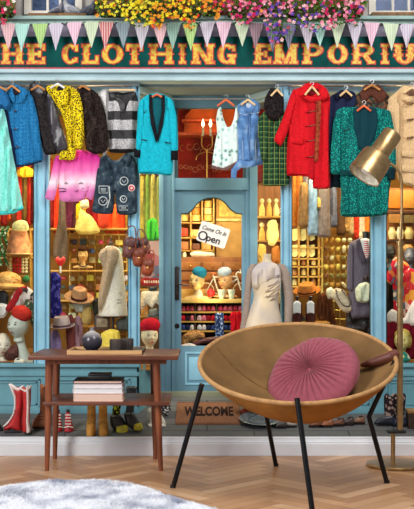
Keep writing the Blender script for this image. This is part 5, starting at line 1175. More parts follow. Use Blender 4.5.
for i, (x, z, w, h, c, lb) in enumerate(((184, 236, 4, 8, (200, 70, 30), 'red-orange jar in the left cubbyhole behind the door'), (195, 236.5, 4.5, 7, (226, 190, 110), 'yellow box in the second cubbyhole row behind the door'), (207, 236.5, 4, 9, (170, 90, 50), 'brown box in the second cubbyhole row behind the door'), (184, 249.5, 4.5, 8, (190, 120, 60), 'tan box in the third cubbyhole row, left'), (196, 249.5, 4, 6, (120, 70, 40), 'dark brown box in the third cubbyhole row, middle'), (207, 249.5, 4, 8, (214, 160, 90), 'light box in the third cubbyhole row, right'))):
    one('storage_box', lb, 'box', bpx(x - w, z - h, x + w, z, 1.14, 1.2, .004), M(c, .6, 0, .12, 30), 'boxes in the cubbyholes behind the door')
chest = thing('chest_of_drawers', 'brown wooden chest of drawers behind the bicycle inside the door', 'drawers', P(205, 290, 1.05)); part(chest, 'chest_body', bpx(178, 257, 246, 297, 1.06, 1.25, .003), drw)
for r_ in (262, 272): 
    for x in (181, 203, 224): d_ = part(chest, 'drawer', bpx(x, r_, x + 19, r_ + 8, 1.05, 1.065, .002), M((166, 104, 46), .5, 0, .12, 14)); part(d_, 'knob', epx(x + 9.5, r_ + 4, 1.042, 1, 1, .005, seg=8), GOLD)
simple('white_gloves', 'long white folded gloves lying on the chest behind the door', 'gloves', [(190, 253), (196, 251), (206, 252), (214, 253), (214, 257), (204, 257.5), (192, 257)], 1.1, .012, cloth((240, 226, 190), .06), 0, step=1.3)
bottle1 = one('jar', 'small cream jar left of the folded gloves', 'jar', lathe([(0, 0), (.012, 0), (.013, .02), (.008, .03), (0, .031)], P(184.5, 257, 1.1), 14), M((240, 224, 170), .4))
# open sign
so = thing('open_sign', 'tilted white sign reading Come On In Open hanging inside the door glass', 'sign', P(211, 249, DY + .03)); ys_ = DY - .006
ang = math.radians(18); ctr = (211.5, 235)
def rot(a, b): return (ctr[0] + a * math.cos(ang) - b * math.sin(ang), ctr[1] + a * math.sin(ang) + b * math.cos(ang))
pl = [rot(a, b) for a, b in ((-13.5, -10), (-12, -11), (15, -11), (16.5, -10), (16.5, 8), (15, 9.5), (-12, 9.5), (-13.5, 8))]
part(so, 'sign_board', prism(pl, ys_, ys_ + .006, 0), M((236, 230, 222), .5, 0, .02), smooth=False)
inkm = M((46, 40, 44), .6)
def stext(s, a, b, hpx, bold=0, sx=1, shear=0): x, z = rot(a, b); return text_bm(s, x, z, ys_ - .0012, hpx, .0006, -18, sx, bold, 'LEFT', shear)
part(so, 'script_lettering', stext('Come On In', -11.5, -3, 4.2, .0006, .82, .35), inkm, smooth=False)
part(so, 'open_lettering', [stext('O', -13.2, 7.8, 9.2, .0011, .95), stext('pen', -4.2, 6.8, 7.0, .0014, 1.0)], inkm, smooth=False)
part(so, 'cord', tpx([rot(-8, -10.5) + (ys_,), (211, 216, ys_ + .004), rot(12, -10.5) + (ys_,)], .0012, 5), M((120, 100, 70)))
# busts with hats in the doorway, bicycle
hd = thing('hat_mannequin', 'golden display head wearing a teal hat seen through the door', 'display head', P(200, 302, .95)); head(hd, 197, 281, .95, 20, M((226, 184, 120), .5), yaw=-25, neck=.3, bust=True)
beret(199.5, 272.5, .94, 7.6, 10, cloth((40, 130, 158)), 'teal-blue beret on the golden head behind the door', 10)
hd = thing('hat_mannequin', 'tan display head wearing a pale grey hat, right of the teal-hatted head', 'display head', P(224, 302, .97)); head(hd, 225.5, 281, .97, 18, M((214, 160, 104), .5), yaw=-30, neck=.3, bust=True)
beret(224.5, 272, .96, 7.2, 8.5, cloth((178, 190, 196), .08), 'pale grey-blue hat on the tan head behind the door', -6)
bk_ = thing('bicycle', 'small cream white bicycle frame displayed on the counter behind the door', 'bicycle', P(222, 300, .99)); yb_ = .99; BC = M((240, 228, 196), .35)
part(bk_, 'frame', [tpx([(213, 277, yb_), (236, 277, yb_)], .0055, 8), tpx([(213, 275, yb_), (219, 294, yb_)], .0055, 8), tpx([(219, 294, yb_), (238, 278, yb_)], .0055, 8), tpx([(213, 279, yb_), (206, 292, yb_), (219, 294, yb_)], .004, 8), tpx([(236, 274, yb_), (241, 290, yb_)], .005, 8)], BC)
part(bk_, 'handlebar', tpx(spline([(236, 274, yb_), (238, 272, yb_), (241, 273, yb_), (240, 269, yb_)], 4), .004, 8), BC); part(bk_, 'saddle', epx(213, 273.5, yb_, 3.6, 1.2, .012, seg=14), M((200, 110, 50), .5))
for x in (206, 241): part(bk_, 'wheel', tube([P(x + 8 * math.cos(a), 291 + 8 * math.sin(a), yb_) for a in np.linspace(0, 2 * PI, 28, False)], .003, 6, True), M((220, 200, 150), .5))
simple('red_cushion_ball', 'red round pincushion on the counter between the two hatted heads', 'pincushion', [(207, 291), (210, 288.5), (214, 290), (215, 294), (212, 297), (208, 296)], .93, .02, M((206, 26, 30), .6), 0, step=1.2)
for x, lb in ((221.5, 'white-green vase on the counter, left of the pair'), (231.5, 'white-green vase on the counter, right of the pair')): one('small_vase', lb, 'vase', lofts([(x, 303, .93, 1.8, .01), (x, 297, .93, 2.4, .014), (x, 292, .93, 3.6, .02), (x, 289.5, .93, 4, .022)], 16), M((206, 226, 196), .4))
simple('white_doily', 'cream round cloth under the teal-hatted head on the counter', 'cloth', [(195, 296), (198, 288), (202, 292), (203, 300), (199, 302), (194, 301)], .93, .012, cloth((240, 222, 180)), .002)
# counter with three rows of folded clothes
cu = thing('display_counter', 'yellow wooden shop counter with open shelves of folded clothes behind the door', 'counter', P(210, 352, 1.0))
CW = M((216, 168, 78), .55, 0, .12, 14)
part(cu, 'counter_top', bpx(178, 299, 246, 303, .90, 1.045, .002), M((228, 188, 100), .5, 0, .1, 14)); part(cu, 'front_rail', bpx(178, 289, 210, 299, 1.02, 1.05, .002), CW)
for z in (311.5, 321, 330.5, 340): part(cu, 'shelf_board', bpx(178, z, 246, z + 1.6, .95, 1.045, .001), CW)
for x in (178.5, 194.5, 216): part(cu, 'divider', bpx(x, 303, x + 1.3, 352, .955, 1.045, .001), M((90, 64, 34), .6))
part(cu, 'back_panel', bpx(178, 303, 246, 352, 1.045, 1.055, 0), M((60, 40, 28), .8))
rowc = {311: ([(206, 92, 110), (230, 170, 180), (190, 60, 84), (236, 196, 200), (200, 90, 120), (172, 50, 64)], 'upper'), 320.6: ([(196, 34, 52), (236, 200, 206), (60, 30, 40), (220, 44, 50), (226, 120, 140), (150, 24, 40)], 'middle'), 330: ([(60, 80, 140), (222, 224, 232), (40, 50, 90), (110, 130, 180), (230, 220, 220), (36, 40, 70)], 'lower')}
cn = {(206, 92, 110): 'rose', (230, 170, 180): 'pale pink', (190, 60, 84): 'deep pink', (236, 196, 200): 'blush', (200, 90, 120): 'mauve pink', (172, 50, 64): 'dark rose', (196, 34, 52): 'red', (236, 200, 206): 'pink-white', (60, 30, 40): 'black', (220, 44, 50): 'scarlet', (226, 120, 140): 'coral pink', (150, 24, 40): 'wine', (60, 80, 140): 'blue', (222, 224, 232): 'white', (40, 50, 90): 'navy', (110, 130, 180): 'light blue', (230, 220, 220): 'off-white', (36, 40, 70): 'ink blue'}
for z, (cl, rn) in rowc.items():
    for bi, (x0, x1, nb) in enumerate(((181, 194, 'left'), (197, 215.5, 'middle'), (218, 243, 'right'))):
        nn_ = 3 if bi == 0 else 4 if bi == 1 else 5
        for i in range(nn_):
            c = cl[(i * 2 + bi) % 6 if i % 2 == 0 else (i + bi * 2 + 1) % 6]; w = (x1 - x0) / nn_
            one('folded_garment', '%s folded garment, %s in the %s bay of the %s row under the counter' % (cn[c], order[i], nb, rn), 'clothes', puff([(x0 + i * w, z), (x0 + i * w + .3, z - 4), (x0 + (i + .5) * w, z - 5.5), (x0 + (i + 1) * w - .3, z - 4.5), (x0 + (i + 1) * w, z)], .965, .02, 2, .004, 2.5, 1.1, seed=i), cloth(c), 'folded clothes under the counter')
g = thing('blue_trousers', 'blue and white patterned trousers hanging in front of the counter', 'trousers', P(219, 343, .9)); LB2 = spots((50, 70, 120), (170, 190, 220), 60, .4)
for sx in (0, 4.5): part(g, 'trouser_leg', puff([(215 + sx, 314), (219 + sx, 313), (219.5 + sx, 328), (219.5 + sx, 343), (215.5 + sx, 343), (215.3 + sx, 328)], .9, .012, 2.5, .003, 1, 1.3), LB2)
g = thing('red_trousers', 'bright red trousers hanging at the right in front of the counter', 'trousers', P(236, 344, .9)); RT = cloth((200, 20, 34), .12)
for sx in (0, 5): part(g, 'trouser_leg', puff([(230.5 + sx, 313), (236 + sx, 312), (236.4 + sx, 328), (236 + sx, 345), (230.5 + sx, 345), (230.8 + sx, 328)], .9, .012, 2.5, .003, 1, 1.3), RT)
simple('fur_stole', 'golden brown fur stole lying low behind the door glass', 'fur', [(182, 336), (188, 332), (196, 330), (204, 333), (205, 338), (197, 339), (190, 342), (184, 347), (181, 345)], .86, .025, fur((150, 96, 50), (214, 160, 100)), .003, crumple=.02)
simple('leather_belt_strap', 'dark maroon strap crossing low behind the door glass', 'belt', [(182, 348), (200, 339), (222, 336), (238, 341), (240, 345), (222, 341), (202, 344), (184, 352)], .84, .012, M((84, 36, 34), .5), 0)
simple('white_tulle', 'white frilled cloth at the bottom left of the door glass', 'cloth', [(181, 345), (190, 343), (197, 346), (196, 352), (181, 352)], .82, .02, cloth((222, 208, 200), .06), .006)
# transom: red room with candelabra
rm = struct('wall_transom', [bpx(150, 90, 270, 182, 1.28, 1.3, 0)], M((104, 24, 14), .8, 0, .4, 5), smooth=False)
tc = thing('upper_shelf', 'orange lit wooden shelf high behind the glass over the door', 'shelf', P(210, 140, 1.2)); part(tc, 'shelf_board', [bpx(176, 132, 246, 135, 1.1, 1.27, .002), bpx(182, 119, 222, 121, 1.15, 1.27, .002)], M((170, 70, 30), .6)); part(tc, 'arched_back', prism([(184, 132), (185, 116), (192, 109), (240, 108), (240, 132)], 1.24, 1.27), M((190, 84, 20), .6, 0, .25, 9))
cd = thing('candelabrum', 'small brass candelabrum with two lit white candles above the door', 'candle holder', P(207, 170, 1.0))
part(cd, 'stem', [tpx([(207, 182, 1.0), (207, 150, 1.0)], .005, 8), tpx(spline([(202, 135, 1.0), (202, 146, 1.0), (207, 150, 1.0), (212, 146, 1.0), (212, 135, 1.0)], 5), .004, 8), tpx(spline([(196, 160, 1.0), (198, 155, 1.0), (207, 152, 1.0), (216, 155, 1.0), (218, 160, 1.0)], 5), .003, 8)], GOLD)
for x in (203, 210.5): c_ = part(cd, 'candle', tpx([(x, 136, 1.0), (x, 127, 1.0)], .0065, 10), M((246, 226, 196), .5)); part(c_, 'flame', lofts([(x, 127, 1.0, .4, .002), (x, 124.5, 1.0, 1.5, .007), (x, 122, 1.0, 1.0, .005), (x, 119, 1.0, .15, .001)], 10), emis((255, 226, 160), 9))
n_ = thing('gilt_scrollwork', 'faded gilt scroll lettering painted on the glass over the door', 'glass decoration', P(210, 175, DY)); yy = DY + .008; rs = random.Random(4); sw = []
for i in range(13):
    x = 181 + i * 4.8; r0 = rs.uniform(2, 3.6); z = 168 + rs.uniform(-2, 2)
    sw.append(tube([P(x + r0 * math.cos(a) * (1 - a / 12), z + r0 * math.sin(a) * (1 - a / 12), yy) for a in np.linspace(0, 7, 16)], .0011, 5))
for i in range(9):
    x = 183 + i * 6.8; z = 147 + rs.uniform(-5, 5); sw.append(tube([P(x + 3 * math.cos(a), z + 3 * math.sin(a), yy) for a in np.linspace(rs.uniform(0, 2), 5, 12)], .001, 5))
part(n_, 'scroll_lines', J(*sw), M((150, 110, 60), .5, .4))

# ---------------- right splayed window and mannequin in silver
shelf('wooden_shelf', 'yellow wooden shelf of doll-like figures in the narrow window right of the door', 255, 284, (216, 240, 262, 285), .88, 1.02, SHELFW, (), back=True, top=186)
YL = [(244, 214, 120), (236, 186, 90), (250, 228, 150), (226, 150, 70)]
for r_, z in enumerate((216, 240)):
    for i, x in enumerate((262, 269, 276)):
        t = thing('cloth_doll', '%s yellow-lit cloth doll on the %s shelf of the narrow window right of the door' % (('left', 'middle', 'right')[i], ('upper', 'second')[r_]), 'doll', P(x, z, .92), 'dolls in the narrow window right of the door'); m = cloth(YL[(i + r_) % 4], .12)
        part(t, 'body', lofts([(x, z, .92, 3, .016), (x, z - 7, .92, 2.8, .016), (x, z - 11, .92, 1.6, .012), (x, z - 13, .92, 1, .006)], 12), m); part(t, 'doll_head', epx(x, z - 15, .92, 2.3, 2.6, .014, seg=12), M((240, 210, 150)))
for i, (pts, c, lb) in enumerate((([(259, 244), (266, 246), (265, 262), (260, 266), (258, 256)], (232, 186, 90), 'golden cloth right of the door frame'), ([(268, 222), (276, 220), (279, 236), (274, 246), (268, 244)], (246, 224, 140), 'pale yellow cloth beside the narrow blue post'), ([(272, 248), (279, 246), (280, 262), (272, 264)], (180, 110, 50), 'brown cloth beside the narrow blue post'))):
    simple('folded_cloth', lb, 'cloth', pts, .84, .015, cloth(c), .005, seed=i)
SIL = N('ivory_silver_cloth'); f = SIL.noise(6, 3); SIL.col(SIL.ramp(f, [(.35, (226, 206, 168)), (.65, (188, 178, 176))])).pr(.45, 0); SIL.b.inputs['Sheen Weight'].default_value = .3; SIL.bump(SIL.noise(40), .2, .003); SIL = SIL.m
SLV = cloth((156, 140, 128), .08)
mn = thing('mannequin_in_gown', 'headless mannequin in a pale ivory and silver draped long-sleeved gown behind the chair', 'mannequin', P(265, 362, .5))
ym = .34
part(mn, 'gown', lofts([(267, 262, ym, 5, .03), (267, 266, ym, 13, .035), (266, 272, ym, 16, .045), (266, 284, ym, 14.5, .055), (266, 296, ym, 12, .05), (265, 306, ym, 13.5, .055), (264, 320, ym, 17.5, .06), (263, 340, ym, 21, .07), (263, 365, ym, 23, .075), (263, 405, ym, 25, .08)], 36), SIL)
part(mn, 'neck', lofts([(267, 254, ym, 3.8, .024), (267, 259, ym, 4, .026), (267, 264, ym, 6.5, .03)], 18), M((206, 190, 160), .6))
part(mn, 'sleeve', lofts([(280, 264, ym, 4, .024), (284, 272, ym, 5, .028), (287, 285, ym, 5, .028), (289, 300, ym, 4.6, .026), (288, 322, ym, 3.6, .02)], 18), SLV); part(mn, 'sleeve', lofts([(254, 264, ym, 3.4, .022), (250, 274, ym, 3.6, .022), (248, 290, ym, 3.4, .022), (246, 310, ym, 3.4, .02), (243, 330, ym, 3.2, .018)], 18), SLV)
fold = M((150, 140, 134), .5)
part(mn, 'drape', [puff([(254, 272), (268, 264), (279, 268), (280, 276), (268, 282), (258, 290), (252, 286)], ym - .04, .02, 5, .008, .5, seed=2), puff([(264, 288), (279, 278), (281, 284), (276, 300), (268, 302), (262, 296)], ym - .036, .018, 4, .008, .8, seed=5, dirz=1.2)], SIL)
part(mn, 'fold_pleat', [tube([P(a, b, ym - .058) for a, b in spline(l, 5)], .0035, 6) for l in ([(268, 286), (274, 284), (279, 279)], [(266, 291), (273, 290), (280, 284)], [(266, 296), (273, 296), (279, 291)])], SLV)

# ---------------- window right of the doorway
shelf('wooden_shelf', 'shelf of cream cards and wooden cubbyholes in the window right of the doorway', 290, 322, (247, 258, 266, 276, 286), .84, .96, SHELFW, (299, 308, 319), back=True, top=226)
for i, x in enumerate((294, 302.5, 311)):
    for r_, z in enumerate((236, 252)):
        one('cream_card', '%s cream card of the %s row in the window right of the doorway' % (('left', 'middle', 'right')[i], ('upper', 'lower')[r_]), 'card', prism([(x - 4, z - 6.5), (x + 3.5, z - 7.5), (x + 4, z + 3), (x + 1, z + 5), (x - 3.5, z + 4)], .85 + i * .003, .856 + i * .003), M((244, 226, 140), .6, 0, .06), 'cream cards in the window right of the doorway', smooth=False)
for i, x in enumerate((294.5, 303.5, 313.5)):
    for r_, z in enumerate((265, 275, 285)): one('glass_jar', '%s yellow-brown jar in the %s row of cubbyholes right of the doorway' % (('left', 'middle', 'right')[i], order[r_]), 'jar', lathe([(0, 0), (2.6 * S(.88), 0), (2.8 * S(.88), .02), (1.8 * S(.88), .032), (1.9 * S(.88), .04), (0, .041)], P(x, z, .88), 14), M([(214, 190, 90), (180, 120, 50), (230, 200, 120)][(i + r_) % 3], .3), 'jars in the cubbyholes right of the doorway')
wr = thing('wire_display_stand', 'yellow wire stand of trinkets beside the grey suit', 'rack', P(338, 350, .9)); part(wr, 'wire_grid', J(*[tpx([(x, 246, .9), (x, 330, .9)], .002, 5) for x in range(322, 360, 6)], *[tpx([(321, z, .9), (360, z, .9)], .002, 5) for z in range(247, 330, 9)]), M((206, 186, 90), .4, .5)); part(wr, 'post', tpx([(322, 236, .89), (322, 350, .89)], .008, 8), M((224, 200, 110), .5))
rr = random.Random(5); sn = {0: 'straw yellow', 1: 'cream', 2: 'olive', 3: 'brown', 4: 'ochre'}; sc_ = [(226, 196, 90), (240, 224, 170), (130, 120, 60), (130, 84, 44), (200, 150, 60)]
for r_, z in enumerate((240, 249, 258, 267, 276, 285)):
    for i, x in enumerate((326, 332, 338, 344, 350)):
        k = rr.randrange(5); one('small_trinket', '%s trinket, %s from the left in the %s row of the yellow wire stand' % (sn[k], order[i], order[r_]), 'trinket', epx(x, z, .885, rr.uniform(1.8, 3), rr.uniform(2, 4), .018, rr.uniform(-40, 40), 10), M(sc_[k], .5, 0, .2, 50), 'trinkets on the yellow wire stand')
h_ = hat(307, 293, .66, 14, 10, 9, M((196, 124, 56), .8, 0, .15, 40), M((34, 24, 20)), 'wide orange-brown felt hat with black band above the two medicine bottles', -6, .2, 'hats in the window right of the doorway', roll=22)
for i, x in enumerate((297, 310.5)):
    t = thing('medicine_bottle', ('dark apothecary bottle with blank white label, nearer the blue post', 'dark apothecary bottle with blank white label, nearer the brown curtain fringe')[i], 'bottle', P(x, 322, .52)); yb2 = .52
    part(t, 'bottle_body', lofts([(x, 322, yb2, 5, .026), (x, 306, yb2, 5, .026), (x, 303, yb2, 4, .022), (x, 301, yb2, 1.8, .01), (x, 299, yb2, 1.6, .009)], 20), M((70, 30, 24), .15)); part(t, 'label', [puff([(x - 3.8, 303), (x - 1.5, 301), (x + 1.5, 301), (x + 3.8, 303), (x + 3.8, 313.5), (x - 3.8, 313.5)], yb2 - .022, .006, 1.5, step=1, sm=False)], M((238, 236, 234), .5, 0, .02)); part(t, 'stopper', epx(x, 297.5, yb2, 2, 1.8, .01, seg=12), M((40, 24, 20), .3))
pl_ = thing('display_plinth', 'low wooden display step under the two medicine bottles', 'display step', P(308, 360, .58)); part(pl_, 'step_top', bpx(290, 322.3, 330, 324, .48, .68, .001), SHOPWOOD); part(pl_, 'step_front', bpx(291, 324, 329, 361, .5, .67, .001), SHOPWOOD)
simple('blue_shoe', 'teal and brown shoes lying at the foot of the blue post', 'shoe', [(290, 314), (298, 312), (305, 317), (304, 322), (290, 322)], .60, .02, patches([(60, 100, 110), (120, 50, 40), (60, 40, 40)], 50), 0)
simple('brown_fringed_shawl', 'dark brown fringed shawl hanging between bottles and the pale necklace bust', 'shawl', [(318, 296), (324, 292), (332, 296), (334, 312), (342, 350), (332, 357), (332, 330), (320, 322), (316, 312)], .70, .025, cloth((96, 56, 32)), .012, 1.4)
# necklace bust
nb = thing('necklace_bust', 'pale cushion-like necklace bust with bead string leaning beside the grey suit', 'display bust', P(344, 312, .54)); part(nb, 'bust', puff([(332, 292), (336, 288), (344, 290), (350, 300), (354, 309), (348, 313), (341, 310), (336, 302), (331, 297)], .54, .025, 5, .0), M((200, 182, 152), .8, 0, .1, 60)); part(nb, 'bead_string', J(*[epx(a, b, .512, .9, .9, seg=6) for a, b in spline([(336, 290), (338, 298), (343, 305), (349, 306), (350, 301), (345, 294), (342, 290)], 4)]), M((90, 70, 60), .4))
simple('white_hat', 'pale green-white knitted bonnet at the right of the necklace bust', 'hat', [(355, 290), (359, 284), (366, 282), (372, 286), (374, 298), (366, 303), (357, 301)], .47, .025, cloth((206, 208, 178), .1), .008, .8)
simple('dark_hat_stand', 'dark metal hat stand under the white bonnet', 'stand', [(346, 312), (352, 304), (360, 304), (370, 304), (372, 330), (370, 358), (362, 340), (354, 358), (346, 340)], .58, .02, M((44, 38, 36), .5), .003, crumple=.03)
simple('white_crocheted_hat', 'small grey-white cap behind the necklace bust', 'hat', [(326, 290), (331, 287), (335, 291), (335, 298), (328, 299)], .62, .02, cloth((196, 196, 170)), 0)
# suit mannequin
su = thing('suit_mannequin', 'headless black mannequin in a grey suit with red striped tie beside the blue post', 'mannequin', P(360, 335, .6)); GS = cloth((104, 94, 104), .1)
part(su, 'jacket', puff([(349, 244), (355, 240), (361, 238), (368, 240), (377, 244), (380, 260), (378, 290), (379, 316), (368, 318), (352, 318), (349, 300), (348, 270)], .54, .04, 7, .004, .4), GS)
part(su, 'sleeve', puff([(349, 244), (353, 244), (354, 262), (353, 290), (350, 291), (347, 288), (347, 262)], .505, .016, 3, .002), GS)
part(su, 'shirt', puff([(360, 239), (366, 238), (371, 240), (370, 250), (366, 258), (361, 248)], .494, .008, 2, step=1.2, sm=False), M((232, 228, 226), .7, 0, .03)); part(su, 'tie', puff([(364.5, 241), (367.5, 241), (370, 250), (369, 257), (366, 259), (364, 252)], .485, .006, 2, step=1, sm=False), stripes((196, 40, 46), (232, 214, 210), 'Z', .012, .6), 'red tie with pale stripes')
for q_ in ([(356, 241), (360, 239), (363, 250), (366, 262), (363, 264), (358, 254)], [(371, 240), (375, 241), (374, 252), (367, 264), (366, 260), (370, 250)]): part(su, 'lapel', puff(q_, .486, .006, 2, step=1.3, sm=False), M((84, 74, 84), .85))
part(su, 'neck', [lofts([(366, 240, .54, 3.6, .022), (366, 235, .54, 3.4, .022), (366, 233, .54, 3.6, .022)], 16), epx(366, 232.5, .54, 3.7, 1.4, .022)], M((20, 20, 24), .3)); part(su, 'pendant', [tpx([(366, 262, .485), (366, 275, .485)], .0015, 5), epx(366, 278, .48, 2.8, 3, .01, seg=12)], M((50, 30, 30), .4))

# ---------------- far right window
ch = thing('drawer_cabinet', 'orange wooden cabinet at the top of the far right window', 'cabinet', P(402, 262, .95)); part(ch, 'cabinet_body', bpx(385, 188, 440, 262, .96, 1.15, .002), M((150, 90, 36), .6)); 
part(ch, 'door', bpx(387, 190, 401, 208, .945, .962, .003), M((214, 112, 24), .5, 0, .12, 14)); part(ch, 'door', bpx(403, 190, 432, 208, .945, .962, .003), M((190, 128, 44), .5, 0, .12, 14)); part(ch, 'shelf_board', [bpx(386, 211, 438, 213.5, .9, .96, .001), bpx(386, 240, 438, 242, .9, .96, .001)], DARKW)
for i, (x, z, w, h, c, lb) in enumerate(((396, 223, 7, 9, (160, 110, 50), 'brown box on the upper shelf of the orange cabinet'), (410, 223, 6, 8, (110, 90, 50), 'olive box on the upper shelf of the orange cabinet'), (392, 239, 4, 12, (230, 212, 150), 'cream jug on the middle shelf of the orange cabinet'), (400, 239, 4, 12, (236, 224, 180), 'ivory jug next to the lamp pole on the middle shelf'), (409, 239, 5, 12, (214, 190, 120), 'pale jug right of the lamp pole on the middle shelf'), (390, 252, 4, 7, (220, 180, 100), 'yellow jug on the lowest shelf, left'), (408, 252, 6, 8, (200, 150, 80), 'ochre jug on the lowest shelf, right'))):
    one('earthenware_jug' if h > 8 and i > 1 else 'storage_box', lb, 'jug' if i > 1 else 'box', lofts([(x, z, .88, w * .7, .02), (x, z - h * .5, .88, w, .03), (x, z - h * .85, .88, w * .6, .02), (x, z - h, .88, w * .7, .02)], 16) if i > 1 else bpx(x - w, z - h, x + w, z, .87, .93, .004), M(c, .5, 0, .12, 20))
FLW = patches([(190, 34, 54), (190, 34, 54), (236, 220, 200), (226, 120, 60), (90, 110, 120), (214, 44, 62)], 34)
g = thing('floral_shirt', 'red and cream floral shirt hanging in the far right window', 'shirt', P(396, 318, .6)); part(g, 'body', puff([(391, 264), (396, 257), (402, 260), (410, 266), (412, 280), (410, 300), (409, 318), (398, 318), (394, 312), (393, 290)], .6, .025, 5, .006, .6), FLW); part(g, 'sleeve', puff([(391, 264), (396, 258), (397, 270), (394, 284), (390, 284), (386, 280), (388, 270)], .58, .015, 3, .003), FLW)
g = thing('floral_shirt', 'second red floral shirt at the right edge behind the lamp pole', 'shirt', P(410, 310, .57)); part(g, 'body', puff([(404, 272), (410, 268), (418, 272), (424, 290), (422, 314), (406, 312), (404, 290)], .57, .02, 5, .006, .6), patches([(200, 40, 50), (216, 60, 60), (236, 200, 190), (230, 150, 60)], 30))
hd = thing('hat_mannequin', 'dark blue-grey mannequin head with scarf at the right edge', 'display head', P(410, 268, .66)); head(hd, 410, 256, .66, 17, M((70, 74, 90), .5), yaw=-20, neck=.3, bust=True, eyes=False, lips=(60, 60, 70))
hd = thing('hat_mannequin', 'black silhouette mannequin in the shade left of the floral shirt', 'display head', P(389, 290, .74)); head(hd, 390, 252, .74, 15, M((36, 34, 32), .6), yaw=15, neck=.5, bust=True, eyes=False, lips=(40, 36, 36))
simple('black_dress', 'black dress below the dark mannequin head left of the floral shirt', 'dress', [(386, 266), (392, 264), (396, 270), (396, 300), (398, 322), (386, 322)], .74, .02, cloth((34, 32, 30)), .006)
simple('white_lace_cloth', 'white lace cloth heaped above the dark red velvet in the far right window', 'cloth', [(387, 314), (392, 309), (398, 312), (404, 318), (408, 310), (414, 300), (424, 306), (424, 326), (400, 324), (388, 322)], .52, .02, cloth((222, 208, 196), .08), .008)
simple('velvet_drape', 'dark red velvet draped over the display in the far right window', 'drape', [(385, 322), (394, 316), (404, 319), (414, 318), (426, 322), (428, 352), (420, 358), (402, 360), (388, 358), (384, 345)], .55, .035, cloth((120, 16, 34), .2), .01, .5)
hd = thing('hat_mannequin', 'gilded display head in front of the dark red velvet', 'display head', P(402, 358, .49)); head(hd, 402, 341, .47, 21, M((212, 196, 120), .35, .2), yaw=-15, neck=.25, bust=False)
part(hd, 'hair', [epx(402.5, 335, .485, 8, 6.5, .045, seg=18), epx(409, 341, .49, 3, 7, .03, seg=14)], fur((150, 126, 60), (206, 180, 90)))
simple('teal_collar', 'teal and cream collar under the gilded head', 'collar', [(394, 352), (400, 350), (407, 353), (411, 360), (404, 363), (395, 361)], .46, .02, patches([(50, 130, 110), (240, 224, 150), (236, 226, 190)], 40), .002)

# ================================================================== ON THE PAVEMENT
def ysole(py):
    """depth at which the sloping pavement is seen at this height of the photo"""
    k = (py - 271) / F; return (.905 + CAM_Y * k) / (k + .2)
def boot_side(px, py, outline, mat, toe_trim=None): pass
RB = M((176, 34, 38), .35, 0, .1, 20, .15); WB = M((222, 210, 206), .4, 0, .04, 20, .1)
y1 = ysole(432); y2 = ysole(433)
bt1 = thing('platform_boot', 'tall red boot with white stripes, toe pointing left', 'boot', P(16, 432, y1), 'pair of tall red and white boots')
part(bt1, 'upper', puff([(13, 386), (18, 387), (24, 386), (25, 396), (23, 410), (22, 420), (22, 431), (17, 431), (12, 429), (7, 431), (4, 430), (4, 426), (9, 422), (13, 414), (15, 402)], y1, .028, 4, .001, step=1.3), RB)
part(bt1, 'white_stripe', puff([(8.5, 384), (12, 385.5), (16.5, 397), (16.5, 408), (14, 416), (9, 423.5), (4, 427.5), (3, 426), (8, 421), (12.5, 414), (14, 405), (13.5, 397)], y1 - .02, .010, 1.2, step=1, ), WB); part(bt1, 'white_cuff', puff([(10, 383), (15, 386), (18, 388), (23, 385), (24, 387), (19, 391), (13, 389)], y1 - .022, .009, 1.5, step=1), WB)
part(bt1, 'sole', bpx(4, 430.5, 22, 432.5, y1 - .02, y1 + .02, .002), BLACK)
bt2 = thing('platform_boot', 'tall red boot with white stripes facing forward, right one of the pair', 'boot', P(28, 433, y2), 'pair of tall red and white boots')
part(bt2, 'upper', puff([(22, 387), (27, 388), (31, 387), (31, 400), (30, 414), (30, 425), (31, 432), (23, 433), (22, 424), (23, 405)], y2 - .02, .03, 4, .001, step=1.3), RB); part(bt2, 'white_stripe', puff([(26, 387), (29, 386), (29.5, 405), (29, 420), (30.5, 432), (26.5, 433), (26, 420), (26.5, 404)], y2 - .045, .012, 1.6, step=1), WB); part(bt2, 'white_cuff', puff([(20, 387), (25, 390), (31, 385), (31.5, 388), (26, 392.5), (21, 390)], y2 - .045, .01, 1.5, step=1), WB); part(bt2, 'heel', bpx(24, 431, 31, 434, y2 - .04, y2, .002), BLACK)
BRN = M((142, 82, 44), .5, 0, .15, 30, .3); yy = ysole(428)
t = thing('ankle_boot', 'brown ankle boot with dark lacing behind the table leg', 'boot', P(40, 428, yy)); part(t, 'shaft', puff([(40, 384), (45, 386), (45, 400), (46, 414), (40, 414), (40, 400)], yy, .022, 3, .001, step=1.2), BRN); part(t, 'foot', puff([(32, 424), (34, 419), (40, 412), (46, 412), (47, 427), (33, 428)], yy - .01, .022, 3, .001, step=1.2), BRN); part(t, 'sole', bpx(32, 426.5, 47, 428.5, yy - .03, yy + .02, .001), M((60, 36, 24)))
part(t, 'laces', [tpx([(38, z, yy - .033), (44, z - 1, yy - .033)], .0018, 5) for z in (414, 417, 420)], BLACK)
